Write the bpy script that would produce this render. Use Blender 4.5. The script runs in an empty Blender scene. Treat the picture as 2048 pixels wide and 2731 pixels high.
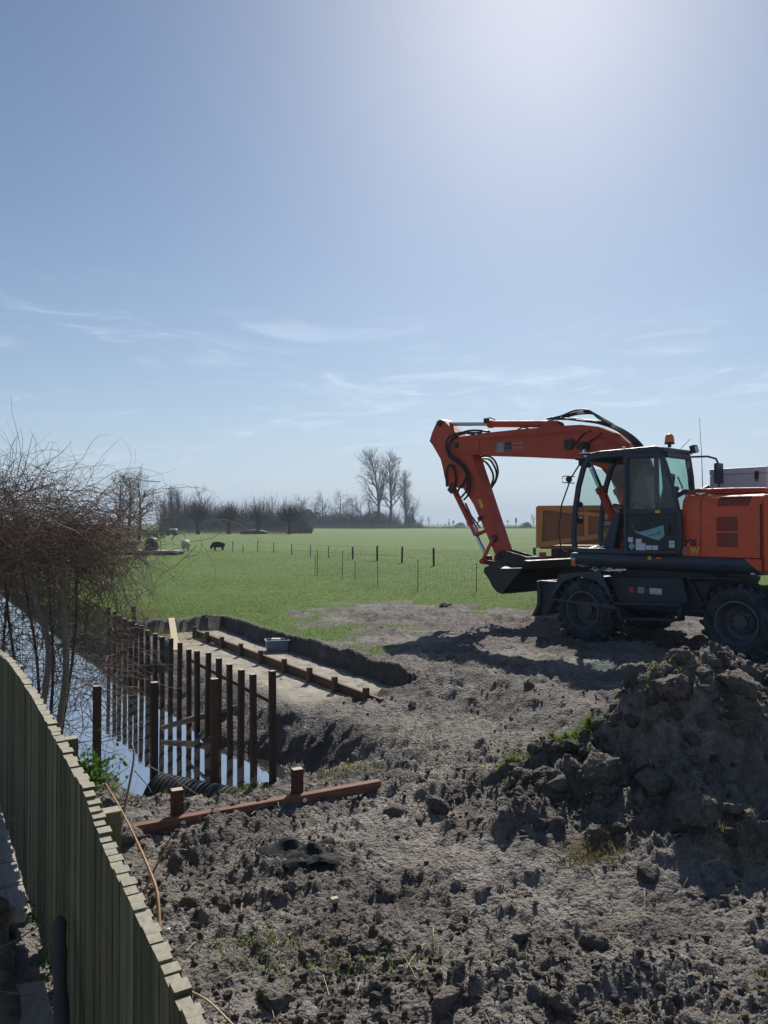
import bpy, math, random
import numpy as np
from mathutils import Vector, Matrix

# ------------------------------------------------------------------ camera, sky, sun, exposure
sc = bpy.context.scene
COL = sc.collection
cam_d = bpy.data.cameras.new('camera')
cam = bpy.data.objects.new('camera', cam_d)
COL.objects.link(cam)
EYE = 2.15
cam.location = (0, 0, EYE)
cam.rotation_euler = (math.radians(90.85), 0, 0)
cam_d.sensor_fit = 'VERTICAL'
cam_d.sensor_height = 24.0
cam_d.lens = 24.0 * 2050 / 2731
cam_d.clip_start = 0.05
cam_d.clip_end = 6000
sc.camera = cam

SUN_EL, SUN_AZ = math.radians(37.0), math.radians(12.0)
SKY_STRENGTH, SUN_STRENGTH, EXPOSURE = 0.10, 5.0, 0.25
world = bpy.data.worlds.new('World')
sc.world = world
world.use_nodes = True
wn, wl = world.node_tree.nodes, world.node_tree.links
wn.clear()
w_out = wn.new('ShaderNodeOutputWorld')
w_bg = wn.new('ShaderNodeBackground')
w_sky = wn.new('ShaderNodeTexSky')
w_sky.sky_type = 'NISHITA'
w_sky.sun_disc = False
w_sky.sun_elevation = SUN_EL
w_sky.sun_rotation = SUN_AZ
w_sky.altitude = 0
w_sky.air_density = 1.0
w_sky.dust_density = 0.56
w_sky.ozone_density = 3.0
w_bg.inputs['Strength'].default_value = SKY_STRENGTH
wl.new(w_bg.outputs[0], w_out.inputs[0])


def wmath(op, a, b=None, clamp=False):
    n = wn.new('ShaderNodeMath')
    n.operation = op
    n.use_clamp = clamp
    for i, v in enumerate((a, b)):
        if v is None:
            continue
        if isinstance(v, (int, float)):
            n.inputs[i].default_value = v
        else:
            wl.new(v, n.inputs[i])
    return n.outputs[0]


# thin cirrus, all round the horizon, fixed to the sky's own directions
w_tc = wn.new('ShaderNodeTexCoord')
w_sep = wn.new('ShaderNodeSeparateXYZ')
wl.new(w_tc.outputs['Generated'], w_sep.inputs[0])
w_az = wmath('ARCTAN2', w_sep.outputs[0], w_sep.outputs[1])
w_el = wmath('ARCSINE', w_sep.outputs[2])


def cirrus(seed, tilt, sx, sy, lo, hi, e0, e1, e2, e3, gain):
    cmb = wn.new('ShaderNodeCombineXYZ')
    e = wmath('ADD', w_el, wmath('MULTIPLY', w_az, tilt))
    wl.new(wmath('MULTIPLY', w_az, sx), cmb.inputs[0])
    wl.new(wmath('MULTIPLY', e, sy), cmb.inputs[1])
    cmb.inputs[2].default_value = seed
    nz = wn.new('ShaderNodeTexNoise')
    nz.inputs['Scale'].default_value = 1.0
    nz.inputs['Detail'].default_value = 7.0
    nz.inputs['Roughness'].default_value = 0.62
    nz.inputs['Distortion'].default_value = 0.9
    wl.new(cmb.outputs[0], nz.inputs['Vector'])
    mr = wn.new('ShaderNodeMapRange')
    mr.interpolation_type = 'SMOOTHSTEP'
    mr.inputs[1].default_value, mr.inputs[2].default_value = lo, hi
    wl.new(nz.outputs[0], mr.inputs[0])
    up = wn.new('ShaderNodeMapRange')
    up.interpolation_type = 'SMOOTHSTEP'
    up.inputs[1].default_value, up.inputs[2].default_value = e0, e1
    wl.new(e, up.inputs[0])
    dn = wn.new('ShaderNodeMapRange')
    dn.interpolation_type = 'SMOOTHSTEP'
    dn.inputs[1].default_value, dn.inputs[2].default_value = e2, e3
    dn.inputs[3].default_value, dn.inputs[4].default_value = 1, 0
    wl.new(e, dn.inputs[0])
    r = wmath('MULTIPLY', mr.outputs[0], wmath('MULTIPLY', up.outputs[0], dn.outputs[0]))
    return wmath('MULTIPLY', r, gain)


w_c = wmath('ADD', cirrus(3.1, 0.05, 5.0, 26.0, .50, .78, .08, .13, .20, .30, .42),
            cirrus(8.4, -0.12, 9.0, 60.0, .52, .80, .06, .10, .16, .24, .38), clamp=True)


def wvec(op, a, b):
    n = wn.new('ShaderNodeVectorMath')
    n.operation = op
    for i, v in enumerate((a, b)):
        if isinstance(v, tuple):
            n.inputs[i].default_value = v
        else:
            wl.new(v, n.inputs[i])
    return n.outputs[0]


# the whole sky keeps the photograph's narrow tonal range (thin milky veil, same in every direction)
w_num = wvec('MULTIPLY', w_sky.outputs[0], (.66, .69, .715))
w_den = wvec('ADD', wvec('MULTIPLY', w_sky.outputs[0], (.008, .008, .008)), (1, 1, 1))
w_tone = wvec('DIVIDE', w_num, w_den)
w_mix = wn.new('ShaderNodeMix')
w_mix.data_type = 'RGBA'
wl.new(w_c, w_mix.inputs[0])
# the milky band of air near the horizon, alike all round
w_hf = wmath('MULTIPLY', wmath('POWER', 2.71828, wmath('MULTIPLY', wmath('MAXIMUM', w_el, 0.0), -7.0)), .88)
w_hz = wn.new('ShaderNodeMix')
w_hz.data_type = 'RGBA'
wl.new(w_hf, w_hz.inputs[0])
wl.new(w_tone, w_hz.inputs[6])
w_hz.inputs[7].default_value = (4.8, 5.9, 7.5, 1)
wl.new(w_hz.outputs[2], w_mix.inputs[6])
w_mix.inputs[7].default_value = (8.0, 8.8, 10.0, 1)
wl.new(w_mix.outputs[2], w_bg.inputs[0])

sun_d = bpy.data.lights.new('sun', 'SUN')
sun_d.energy = SUN_STRENGTH
sun_d.angle = math.radians(0.53)
sun_d.color = (1.0, 0.95, 0.86)
sun = bpy.data.objects.new('sun', sun_d)
COL.objects.link(sun)
SUN_DIR = Vector((math.sin(SUN_AZ) * math.cos(SUN_EL), math.cos(SUN_AZ) * math.cos(SUN_EL), math.sin(SUN_EL)))
sun.rotation_euler = (-SUN_DIR).to_track_quat('-Z', 'Y').to_euler()
sun.location = (8, 30, 30)

sc.view_settings.view_transform = 'Standard'
sc.view_settings.look = 'None'
sc.view_settings.exposure = EXPOSURE
sc.view_settings.gamma = 1.0
sc.view_settings.use_curve_mapping = False
sc.render.engine = 'CYCLES'
sc.cycles.use_denoising = True
sc.cycles.max_bounces = 8
sc.cycles.transparent_max_bounces = 16
sc.cycles.volume_bounces = 0

# ------------------------------------------------------------------ helpers
RNG = np.random.default_rng(11)
random.seed(5)


def tag(o, label=None, cat=None, group=None, kind=None):
    if label:
        o['label'] = label
    if cat:
        o['category'] = cat
    if group:
        o['group'] = group
    if kind:
        o['kind'] = kind
    return o


def thing(name, label, cat, loc=(0, 0, 0), rz=0.0, group=None):
    o = bpy.data.objects.new(name, None)
    o.empty_display_size = 0.2
    COL.objects.link(o)
    o.location = loc
    o.rotation_euler = (0, 0, rz)
    return tag(o, label, cat, group)


ORD = ['nearest', 'second', 'third', 'fourth', 'fifth', 'sixth', 'seventh', 'eighth', 'ninth', 'tenth', 'eleventh', 'twelfth',
       'thirteenth', 'fourteenth', 'fifteenth', 'sixteenth', 'seventeenth', 'eighteenth', 'nineteenth', 'twentieth', 'twenty-first']


class MB:
    """collects simple solids for one mesh"""

    def __init__(self):
        self.v, self.f, self.m = [], [], []
        self.mi = 0

    def add(self, vs, fs):
        b = len(self.v)
        self.v += [tuple(p) for p in vs]
        self.f += [tuple(b + i for i in f) for f in fs]
        self.m += [self.mi] * len(fs)
        return self

    def box(self, c, s, rot=None):
        h = [k / 2 for k in s]
        vs = [Vector((x * h[0], y * h[1], z * h[2])) for x in (-1, 1) for y in (-1, 1) for z in (-1, 1)]
        if rot is not None:
            vs = [rot @ p for p in vs]
        vs = [p + Vector(c) for p in vs]
        return self.add(vs, [(0, 1, 3, 2), (4, 6, 7, 5), (0, 4, 5, 1), (2, 3, 7, 6), (0, 2, 6, 4), (1, 5, 7, 3)])

    def b2(self, x0, x1, y0, y1, z0, z1):
        return self.box(((x0 + x1) / 2, (y0 + y1) / 2, (z0 + z1) / 2), (x1 - x0, y1 - y0, z1 - z0))

    def prism(self, poly, l0, l1):
        """poly of (x, z), pushed from y=l0 to y=l1"""
        n = len(poly)
        vs = [(x, l0, z) for x, z in poly] + [(x, l1, z) for x, z in poly]
        a = sum(poly[i][0] * poly[(i + 1) % n][1] - poly[(i + 1) % n][0] * poly[i][1] for i in range(n))
        fs = [(i, (i + 1) % n, n + (i + 1) % n, n + i) for i in range(n)] + [tuple(range(n))[::-1], tuple(range(n, 2 * n))]
        if (a > 0) == (l1 > l0):
            fs = [f[::-1] for f in fs]
        return self.add(vs, fs)

    def ring(self, outer, inner, l0, l1):
        n = len(outer)
        vs = [(x, l, z) for l in (l0, l1) for x, z in list(outer) + list(inner)]
        fs = []
        for i in range(n):
            j = (i + 1) % n
            fs += [(i, j, n + j, n + i), (2 * n + i, 3 * n + i, 3 * n + j, 2 * n + j),
                   (i, 2 * n + i, 2 * n + j, j), (n + i, n + j, 3 * n + j, 3 * n + i)]
        return self.add(vs, fs)

    def tube(self, path, r, sides=8, cap=True):
        P = [Vector(p) for p in path]
        n = len(P)
        rs = [r] * n if isinstance(r, (int, float)) else list(r)
        vs = []
        up = None
        for i in range(n):
            t = (P[min(i + 1, n - 1)] - P[max(i - 1, 0)]).normalized()
            if up is None:
                up = Vector((0, 0, 1)) if abs(t.z) < .9 else Vector((1, 0, 0))
            a = t.cross(up)
            if a.length < 1e-4:
                a = t.cross(Vector((0.3, 1, 0.2)))
            a.normalize()
            b = a.cross(t).normalized()
            up = b
            for k in range(sides):
                an = 2 * math.pi * k / sides
                vs.append(P[i] + a * (math.cos(an) * rs[i]) + b * (math.sin(an) * rs[i]))
        fs = [(i * sides + k, i * sides + (k + 1) % sides, (i + 1) * sides + (k + 1) % sides, (i + 1) * sides + k)
              for i in range(n - 1) for k in range(sides)]
        if cap:
            fs += [tuple(range(sides))[::-1], tuple(range((n - 1) * sides, n * sides))]
        return self.add(vs, fs)

    def lathe(self, prof, org, axis, sides=32, closed=False):
        """prof of (radius, along axis)"""
        ax = Vector(axis).normalized()
        a = ax.cross(Vector((0, 0, 1)) if abs(ax.z) < .9 else Vector((1, 0, 0))).normalized()
        b = ax.cross(a)
        o = Vector(org)
        n = len(prof)
        vs = [o + ax * h + (a * math.cos(2 * math.pi * k / sides) + b * math.sin(2 * math.pi * k / sides)) * r
              for r, h in prof for k in range(sides)]
        rng = range(n) if closed else range(n - 1)
        fs = [(i * sides + k, i * sides + (k + 1) % sides, ((i + 1) % n) * sides + (k + 1) % sides, ((i + 1) % n) * sides + k)
              for i in rng for k in range(sides)]
        return self.add(vs, fs)

    def build(self, name, mats, parent=None, bevel=0.0, smooth=None, seg=2):
        me = bpy.data.meshes.new(name)
        me.from_pydata([tuple(p) for p in self.v], [], self.f)
        mats = mats if isinstance(mats, (list, tuple)) else [mats]
        for m in mats:
            me.materials.append(m)
        if len(mats) > 1:
            me.polygons.foreach_set('material_index', self.m)
        if smooth is not None:
            me.polygons.foreach_set('use_smooth', [True] * len(me.polygons))
            me.set_sharp_from_angle(angle=math.radians(smooth))
        me.update()
        o = bpy.data.objects.new(name, me)
        COL.objects.link(o)
        o.parent = parent
        if bevel:
            b = o.modifiers.new('bevel', 'BEVEL')
            b.width = bevel
            b.segments = seg
            b.limit_method = 'ANGLE'
            b.angle_limit = math.radians(35)
        return o


def _islands(mb):
    par = list(range(len(mb.v)))

    def find(a):
        while par[a] != a:
            par[a] = par[par[a]]
            a = par[a]
        return a
    for f in mb.f:
        r = find(f[0])
        for i in f[1:]:
            par[find(i)] = r
    g = {}
    for k, f in enumerate(mb.f):
        g.setdefault(find(f[0]), []).append(k)
    return list(g.values())


def build_each(mb, name, mats, parent=None, **kw):
    """every separate solid of the builder becomes an object of its own"""
    out = []
    for ks in _islands(mb):
        ids = sorted({i for k in ks for i in mb.f[k]})
        mp = {v: i for i, v in enumerate(ids)}
        q = MB()
        q.v = [mb.v[i] for i in ids]
        q.f = [tuple(mp[i] for i in mb.f[k]) for k in ks]
        q.m = [mb.m[k] for k in ks]
        out.append(q.build(name, mats, parent, **kw))
    return out


def np_mesh(name, V, F, mats, parent=None, smooth=False, mi=None, attrs=None):
    V = np.asarray(V, np.float32).reshape(-1, 3)
    F = np.asarray(F, np.int32)
    k = F.shape[1]
    me = bpy.data.meshes.new(name)
    me.vertices.add(len(V))
    me.vertices.foreach_set('co', V.ravel())
    me.loops.add(F.size)
    me.loops.foreach_set('vertex_index', F.ravel())
    me.polygons.add(len(F))
    me.polygons.foreach_set('loop_start', np.arange(0, F.size, k, dtype=np.int32))
    me.polygons.foreach_set('loop_total', np.full(len(F), k, np.int32))
    for m in (mats if isinstance(mats, (list, tuple)) else [mats]):
        me.materials.append(m)
    if mi is not None:
        me.polygons.foreach_set('material_index', np.asarray(mi, np.int32))
    me.polygons.foreach_set('use_smooth', np.full(len(F), smooth, bool))
    me.update(calc_edges=True)
    for an, av in (attrs or {}).items():
        at = me.attributes.new(an, 'FLOAT', 'POINT')
        at.data.foreach_set('value', np.asarray(av, np.float32))
    o = bpy.data.objects.new(name, me)
    COL.objects.link(o)
    o.parent = parent
    return o


def tubes(P, R, sides=3):
    """many tubes at once: P (M,N,3), R (M,N) -> V, quads"""
    P = np.asarray(P, float)
    M, N, _ = P.shape
    T = np.gradient(P, axis=1)
    T /= np.linalg.norm(T, axis=2, keepdims=True) + 1e-9
    ref = np.where(np.abs(T[..., 2:3]) < .8, np.array([0, 0, 1.0]), np.array([1.0, 0.2, 0]))
    A = np.cross(T, ref)
    A /= np.linalg.norm(A, axis=2, keepdims=True) + 1e-9
    B = np.cross(A, T)
    an = np.arange(sides) * 2 * np.pi / sides
    V = P[:, :, None, :] + R[:, :, None, None] * (A[:, :, None, :] * np.cos(an)[None, None, :, None] + B[:, :, None, :] * np.sin(an)[None, None, :, None])
    idx = np.arange(M * N * sides).reshape(M, N, sides)
    nx = np.roll(idx, -1, axis=2)
    F = np.stack([idx[:, :-1], nx[:, :-1], nx[:, 1:], idx[:, 1:]], axis=-1).reshape(-1, 4)
    return V.reshape(-1, 3), F


def merge(parts):
    Vs, Fs, b = [], [], 0
    for V, F in parts:
        Vs.append(V)
        Fs.append(F + b)
        b += len(V)
    return np.concatenate(Vs), np.concatenate(Fs)


# ---- lattice noise for the terrain
def _h(ix, iy, s):
    h = (ix.astype(np.int64) * 374761393 + iy.astype(np.int64) * 668265263 + s * 974634777) & 0xffffffff
    h = ((h ^ (h >> 13)) * 1274126177) & 0xffffffff
    h = (h ^ (h >> 16)) & 0xffffffff
    return h / 4294967295.0


def vnoise(x, y, s):
    ix, iy = np.floor(x), np.floor(y)
    fx, fy = x - ix, y - iy
    fx, fy = fx * fx * (3 - 2 * fx), fy * fy * (3 - 2 * fy)
    ix, iy = ix.astype(np.int64), iy.astype(np.int64)
    a, b, c, d = _h(ix, iy, s), _h(ix + 1, iy, s), _h(ix, iy + 1, s), _h(ix + 1, iy + 1, s)
    return (a + (b - a) * fx) * (1 - fy) + (c + (d - c) * fx) * fy


def fbm(x, y, s, octv=4, rough=.5):
    t = np.zeros_like(x)
    amp, f, tot = 1.0, 1.0, 0.0
    for o in range(octv):
        t += amp * vnoise(x * f + 17.3 * o, y * f - 9.1 * o, s + o * 7)
        tot += amp
        amp *= rough
        f *= 2.03
    return t / tot - .5


def domes(x, y, cell, prob, r0, r1, s):
    """height of half-buried lumps, one per lattice cell at most"""
    X, Y = x / cell, y / cell
    ix, iy = np.floor(X).astype(np.int64), np.floor(Y).astype(np.int64)
    best = np.zeros_like(x)
    for dx in (-1, 0, 1):
        for dy in (-1, 0, 1):
            cx, cy = ix + dx, iy + dy
            on = _h(cx, cy, s) < prob
            px = (cx + _h(cx, cy, s + 1)) * cell
            py = (cy + _h(cx, cy, s + 2)) * cell
            r = r0 + (r1 - r0) * _h(cx, cy, s + 3) ** 2
            st = .7 + .6 * _h(cx, cy, s + 4)
            q = 1 - (((x - px) * st) ** 2 + ((y - py) / st) ** 2) / r ** 2
            best = np.maximum(best, np.where(on & (q > 0), np.sqrt(np.maximum(q, 0)) * r, 0))
    return best


def sm(a, b, t):
    t = np.clip((t - a) / (b - a), 0, 1)
    return t * t * (3 - 2 * t)


def smin(a, b, k):
    h = np.clip(.5 + .5 * (b - a) / k, 0, 1)
    return b + (a - b) * h - k * h * (1 - h)


WATER = -0.8
U2, N2 = (-.53, .85), (.85, .53)          # along the ditch, across it


def sn(x, y):
    return U2[0] * x + U2[1] * y, N2[0] * x + N2[1] * y


def at_sn(s, n):
    d = U2[0] * N2[1] - U2[1] * N2[0]
    return ((s * N2[1] - n * U2[1]) / d, (U2[0] * n - N2[0] * s) / d)


def terrain(x, y, fine=True):
    """-> z, grass, sand, wet"""
    x, y = np.asarray(x, float), np.asarray(y, float)
    s, n = sn(x, y)
    big = fbm(x * .35, y * .35, 3, 3)
    med = fbm(x * 1.3, y * 1.3, 9, 4)
    near = sm(70, 30, np.hypot(x, y))
    z = .07 * big * near + .03 * med * near * sm(40, 20, y)
    z = z - (.28 - .13 * sm(0, 2, x)) * sm(9.2, 6.8, y)
    # low ground between the dam and the cut
    z = z - .25 * sm(11.5, 9.8, y) * sm(7.0, 5.9, n) * (1 - sm(9.2, 6.8, y))
    # the cut
    jag = .16 * fbm(x * 2.1, y * 2.1, 21, 4)
    w = sm(6.31, 6.24, n + jag) * sm(17.2, 17.12, s + jag) * sm(8.6, 9.15, s + 1.6 * jag - .25 * (n - 5.0))
    z = z * (1 - w) + w * (-.29 + .03 * big + .015 * med)
    # the ditch
    wob = .16 * fbm(x * 1.1, y * 1.1, 33, 4)
    nR = 3.55 + .38 * sm(9.8, 8.6, s)
    nL = 2.05 - .7 * sm(9.0, 10.6, s) + .25 * sm(13, 15, s)
    s0 = 8.28 - .22 * sm(2.1, 2.9, n)
    dL, dR, dD = n - nL + wob, nR - n + wob, s - s0 + wob * .7
    d = np.minimum(np.minimum(dL, dR), dD)
    rise = np.maximum(np.maximum(-dL * (.95 - .45 * sm(11, 9, s)), -dR * (.62 + .5 * sm(16.5, 18, s) + .25 * sm(9.6, 8.4, s))), -dD * .31)
    bank = np.where(d > 0, WATER - .55 * np.clip(d, 0, 1.1), WATER + rise + .12 * fbm(x * 3, y * 3, 41, 3) * sm(0, -.4, d))
    z = smin(z, bank, .12)
    # heap
    rx = np.array([.2, .9, 1.35, 1.75, 2.0, 2.15, 2.45, 2.8, 3.05, 3.35, 3.9, 4.6, 5.4, 6.2])
    rz = np.array([0, .10, .24, .46, .62, .93, 1.04, 1.20, 1.13, 1.00, .84, .5, .2, 0])
    ridge = np.interp(x + .10 * med, rx, rz)
    yr = 6.66 + .18 * np.sin(x * 1.7) + .35 * fbm(x * 1.4, x * 0 + 4.2, 5, 2)
    q = np.where(y < yr, (yr - y) / (.40 + 1.0 * np.sqrt(np.maximum(ridge, .01))), (y - yr) / (.4 + 1.1 * ridge))
    prof = np.clip(1 - q, 0, 1)
    prof = .45 * prof + .55 * prof * prof * (3 - 2 * prof)
    hm = ridge * prof
    foot = .17 * np.exp(-((x - 1.25) / .5) ** 2 - ((y - 6.0) / .4) ** 2) + .16 * np.exp(-((x - 1.75) / .42) ** 2 - ((y - 5.35) / .33) ** 2) \
        + .14 * np.exp(-((x - 2.4) / .4) ** 2 - ((y - 5.15) / .22) ** 2)
    hm = hm + foot
    hmask = sm(.02, .2, hm)
    z = z + hm + hmask * (.34 * fbm(x * 1.9, y * 1.9, 61, 5, .6) + .36 * np.abs(fbm(x * 3.6, y * 3.6, 66, 5, .62)) + .05 * fbm(x * 12, y * 12, 67, 3, .6))
    # masks
    gn = fbm(x * .55, y * .55, 71, 5, .6)
    edge = (y - 19.3) + 9 * gn - .25 * np.maximum(x - 3, 0) * 2
    g = sm(-.7, 1.3, edge)
    leftside = sm(-1.1, -2.6, x + .28 * (y - 16) + 2.0 * gn) * sm(5.9, 6.6, n)
    g = np.maximum(g, leftside)
    mixed = np.clip(.46 + 2.6 * gn, 0, .62) * sm(6.3, 6.6, n + .5 * gn) * sm(11.0, 12.5, y) * sm(1.5, -.3, x - .1 * (y - 12))
    g = np.maximum(g, mixed)
    bankg = np.maximum(sm(17.1, 17.6, s) * sm(3.6, 4.0, n), sm(1.3, .8, n) * sm(10, 13, s)) * np.clip(.8 + 1.6 * gn, 0, 1)
    g = np.maximum(g, bankg)
    g = g * (1 - w) * sm(.25, -.2, d) * (1 - hmask)
    g = np.maximum(g, hmask * .5 * sm(.10, .25, fbm(x * 2.3, y * 2.3, 88, 3)) * sm(5.6, 6.4, y))
    g = np.maximum(g, .55 * np.exp(-((x - 1.9) / .35) ** 2 - ((y - 3.9) / .18) ** 2) * sm(-.1, .1, gn + .1))
    g = np.where(y > 60, 1.0, g)
    sand = w * sm(4.25, 4.75, n + 1.2 * jag) * sm(9.0, 9.7, s + jag) * sm(6.3, 6.1, n + jag)
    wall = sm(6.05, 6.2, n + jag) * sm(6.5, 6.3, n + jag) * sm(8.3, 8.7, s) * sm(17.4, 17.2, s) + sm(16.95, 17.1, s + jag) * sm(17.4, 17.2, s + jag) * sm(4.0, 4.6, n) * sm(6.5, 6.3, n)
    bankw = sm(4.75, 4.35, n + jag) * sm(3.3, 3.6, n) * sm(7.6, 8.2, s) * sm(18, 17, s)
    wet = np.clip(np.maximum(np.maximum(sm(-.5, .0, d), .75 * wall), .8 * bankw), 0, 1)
    dry = sm(-.02, .2, fbm(x * .5 + .3, y * .8, 123, 3)) * (1 - hmask * .7) * np.clip(.5 + 3 * fbm(x * 3, y * 3, 131, 3), 0, 1)
    if fine:
        c = (1 - .93 * np.clip(g * 1.4, 0, 1)) * (1 - .9 * sand) * sm(34, 20, np.hypot(x, y))
        pat = np.clip(.5 + 2.4 * fbm(x * .8, y * .8, 99, 3), .08, 1)
        smooth_patch = sm(.0, .2, fbm(x * .5 + .3, y * .8, 123, 3))
        rough_zone = np.exp(-((x - .55) / 1.0) ** 2 - ((y - 7.4) / 1.3) ** 2)
        pat = np.maximum(pat, rough_zone)
        c = c * (1 + .45 * rough_zone) * (1 - .35 * smooth_patch * (1 - hmask) * (1 - rough_zone)) * sm(-.2, .15, -d + .1)
        wx, wy = x + .10 * fbm(x * 5, y * 5, 301, 3), y + .10 * fbm(x * 5 + 9, y * 5, 302, 3)
        wx2, wy2 = x + .05 * fbm(x * 14, y * 14, 303, 3), y + .05 * fbm(x * 14 + 9, y * 14, 304, 3)
        k = .45 * domes(wx, wy, .42, .30, .06, .16, 201) * pat
        k = np.maximum(k, .66 * domes(wx, wy, .19, .65, .03, .085, 211) * (.45 + .7 * pat))
        k = k + .78 * domes(wx2, wy2, .095, .9, .016, .048, 221) + .85 * domes(wx2, wy2, .048, .95, .010, .025, 231)
        k = k + .085 * fbm(x * 6, y * 6, 240, 5, .66) + .21 * fbm(x * 2.2, y * 2.2, 245, 3) + .035 * fbm(x * 24, y * 24, 248, 4, .7)
        z = z + c * k * (1 + .5 * hmask)
        # tracks pressed by the wheels
        z = z + .02 * fbm(x * 9, y * 9, 251, 3, .6) * g * sm(40, 14, y)
    return z, g, sand, wet, dry


def gz(x, y):
    return float(terrain(np.array([x]), np.array([y]))[0][0])


# ------------------------------------------------------------------ materials
class NT:
    def __init__(self, name):
        self.m = bpy.data.materials.new(name)
        self.m.use_nodes = True
        self.t = self.m.node_tree
        self.b = self.t.nodes['Principled BSDF']
        self.out = self.t.nodes['Material Output']

    def n(self, typ, **kw):
        k = self.t.nodes.new(typ)
        for a, v in kw.items():
            setattr(k, a, v)
        return k

    def l(self, a, b):
        self.t.links.new(a, b)

    def coord(self, kind='Object', scale=(1, 1, 1)):
        c = self.n('ShaderNodeTexCoord')
        mp = self.n('ShaderNodeMapping')
        mp.inputs['Scale'].default_value = scale
        self.l(c.outputs[kind], mp.inputs[0])
        return mp.outputs[0]

    def noise(self, vec, scale, detail=5, rough=.55, dist=0.0):
        k = self.n('ShaderNodeTexNoise')
        k.inputs['Scale'].default_value = scale
        k.inputs['Detail'].default_value = detail
        k.inputs['Roughness'].default_value = rough
        k.inputs['Distortion'].default_value = dist
        self.l(vec, k.inputs['Vector'])
        return k.outputs[0]

    def ramp(self, fac, stops):
        k = self.n('ShaderNodeValToRGB')
        e = k.color_ramp.elements
        while len(e) < len(stops):
            e.new(.5)
        for i, (p, c) in enumerate(stops):
            e[i].position = p
            e[i].color = (*c, 1) if len(c) == 3 else c
        self.l(fac, k.inputs[0])
        return k.outputs[0]

    def mr(self, v, a, b, c=0.0, d=1.0):
        k = self.n('ShaderNodeMapRange')
        for i, q in enumerate((a, b, c, d)):
            k.inputs[i + 1].default_value = q
        self.l(v, k.inputs[0])
        return k.outputs[0]

    def mix(self, fac, a, b, blend='MIX'):
        k = self.n('ShaderNodeMix', data_type='RGBA', blend_type=blend)
        for i, v in ((0, fac), (6, a), (7, b)):
            if isinstance(v, (int, float)):
                k.inputs[i].default_value = v
            elif isinstance(v, tuple):
                k.inputs[i].default_value = (*v, 1)
            else:
                self.l(v, k.inputs[i])
        return k.outputs[2]

    def math(self, op, a, b):
        k = self.n('ShaderNodeMath', operation=op)
        for i, v in enumerate((a, b)):
            if isinstance(v, (int, float)):
                k.inputs[i].default_value = v
            else:
                self.l(v, k.inputs[i])
        return k.outputs[0]

    def bump(self, h, strength=.3, dist=.01):
        k = self.n('ShaderNodeBump')
        k.inputs['Strength'].default_value = strength
        k.inputs['Distance'].default_value = dist
        self.l(h, k.inputs['Height'])
        self.l(k.outputs[0], self.b.inputs['Normal'])

    def set(self, **kw):
        for a, v in kw.items():
            i = self.b.inputs[a.replace('_', ' ')]
            if isinstance(v, (int, float)):
                i.default_value = v
            elif isinstance(v, tuple):
                i.default_value = (*v, 1)
            else:
                self.l(v, i)
        return self


def worn(name, col, rough=.5, metal=0.0, dust=.35, dustcol=(.20, .16, .12), scale=3.0, spec=.5, rust=0.0):
    """paint or metal with patches of dried mud and uneven sheen"""
    k = NT(name)
    v = k.coord()
    n1 = k.noise(v, scale, 8, .62)
    n2 = k.noise(v, scale * 7, 5, .6)
    d = k.mr(k.math('ADD', k.math('MULTIPLY', n1, .65), k.math('MULTIPLY', n2, .35)), .44, .68, 0, dust)
    c = k.mix(k.mr(n2, .3, .7), tuple(q * .86 for q in col), tuple(min(1, q * 1.08) for q in col))
    c = k.mix(d, c, dustcol)
    if rust:
        c = k.mix(k.mr(k.noise(v, scale * 2.3, 8, .7), .55, .72, 0, rust), c, (.09, .035, .018))
    k.set(Base_Color=c, Roughness=k.mr(d, 0, max(dust, .01), rough, min(1, rough + .35)), Metallic=metal, Specular_IOR_Level=spec)
    k.bump(n2, .12, .004)
    return k.m


def plain(name, col, rough=.6, metal=0.0, var=.2, scale=8.0, spec=.5):
    k = NT(name)
    n1 = k.noise(k.coord(), scale, 6, .6)
    c = k.mix(k.mr(n1, .3, .7), tuple(q * (1 - var) for q in col), tuple(min(1, q * (1 + var)) for q in col))
    k.set(Base_Color=c, Roughness=rough, Metallic=metal, Specular_IOR_Level=spec)
    return k.m


def wood(name, c0, c1, scale=(1, 1, 1), moss=None, rough=.8, stretch=(14, 14, 1.2), bump=.35, wetdark=None):
    k = NT(name)
    oi = k.n('ShaderNodeObjectInfo')
    ad = k.n('ShaderNodeVectorMath', operation='ADD')
    k.l(k.coord('Object', stretch), ad.inputs[0])
    k.l(k.math('MULTIPLY', oi.outputs['Random'], 40.0), ad.inputs[1])
    v = ad.outputs[0]
    g = k.noise(v, 3.0, 8, .65, .4)
    c = k.ramp(g, [(.28, c0), (.68, c1)])
    if moss:
        v2 = k.coord('Object', (2.5, 2.5, .9))
        c = k.mix(k.mr(k.noise(v2, 2.2, 6, .6), .4, .66, 0, .8), c, moss)
        tone = k.mr(k.math('FRACT', k.math('MULTIPLY', oi.outputs['Random'], 17.31), 0.0), 0, 1, .55, 1.35)
        c = k.mix(1.0, c, tone, 'MULTIPLY')
        c = k.mix(k.mr(k.math('FRACT', k.math('MULTIPLY', oi.outputs['Random'], 5.77), 0.0), .7, 1, 0, .5), c, (.20, .125, .070))
    k.set(Base_Color=c, Roughness=rough, Specular_IOR_Level=.3)
    k.bump(g, bump, .006)
    return k.m


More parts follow.
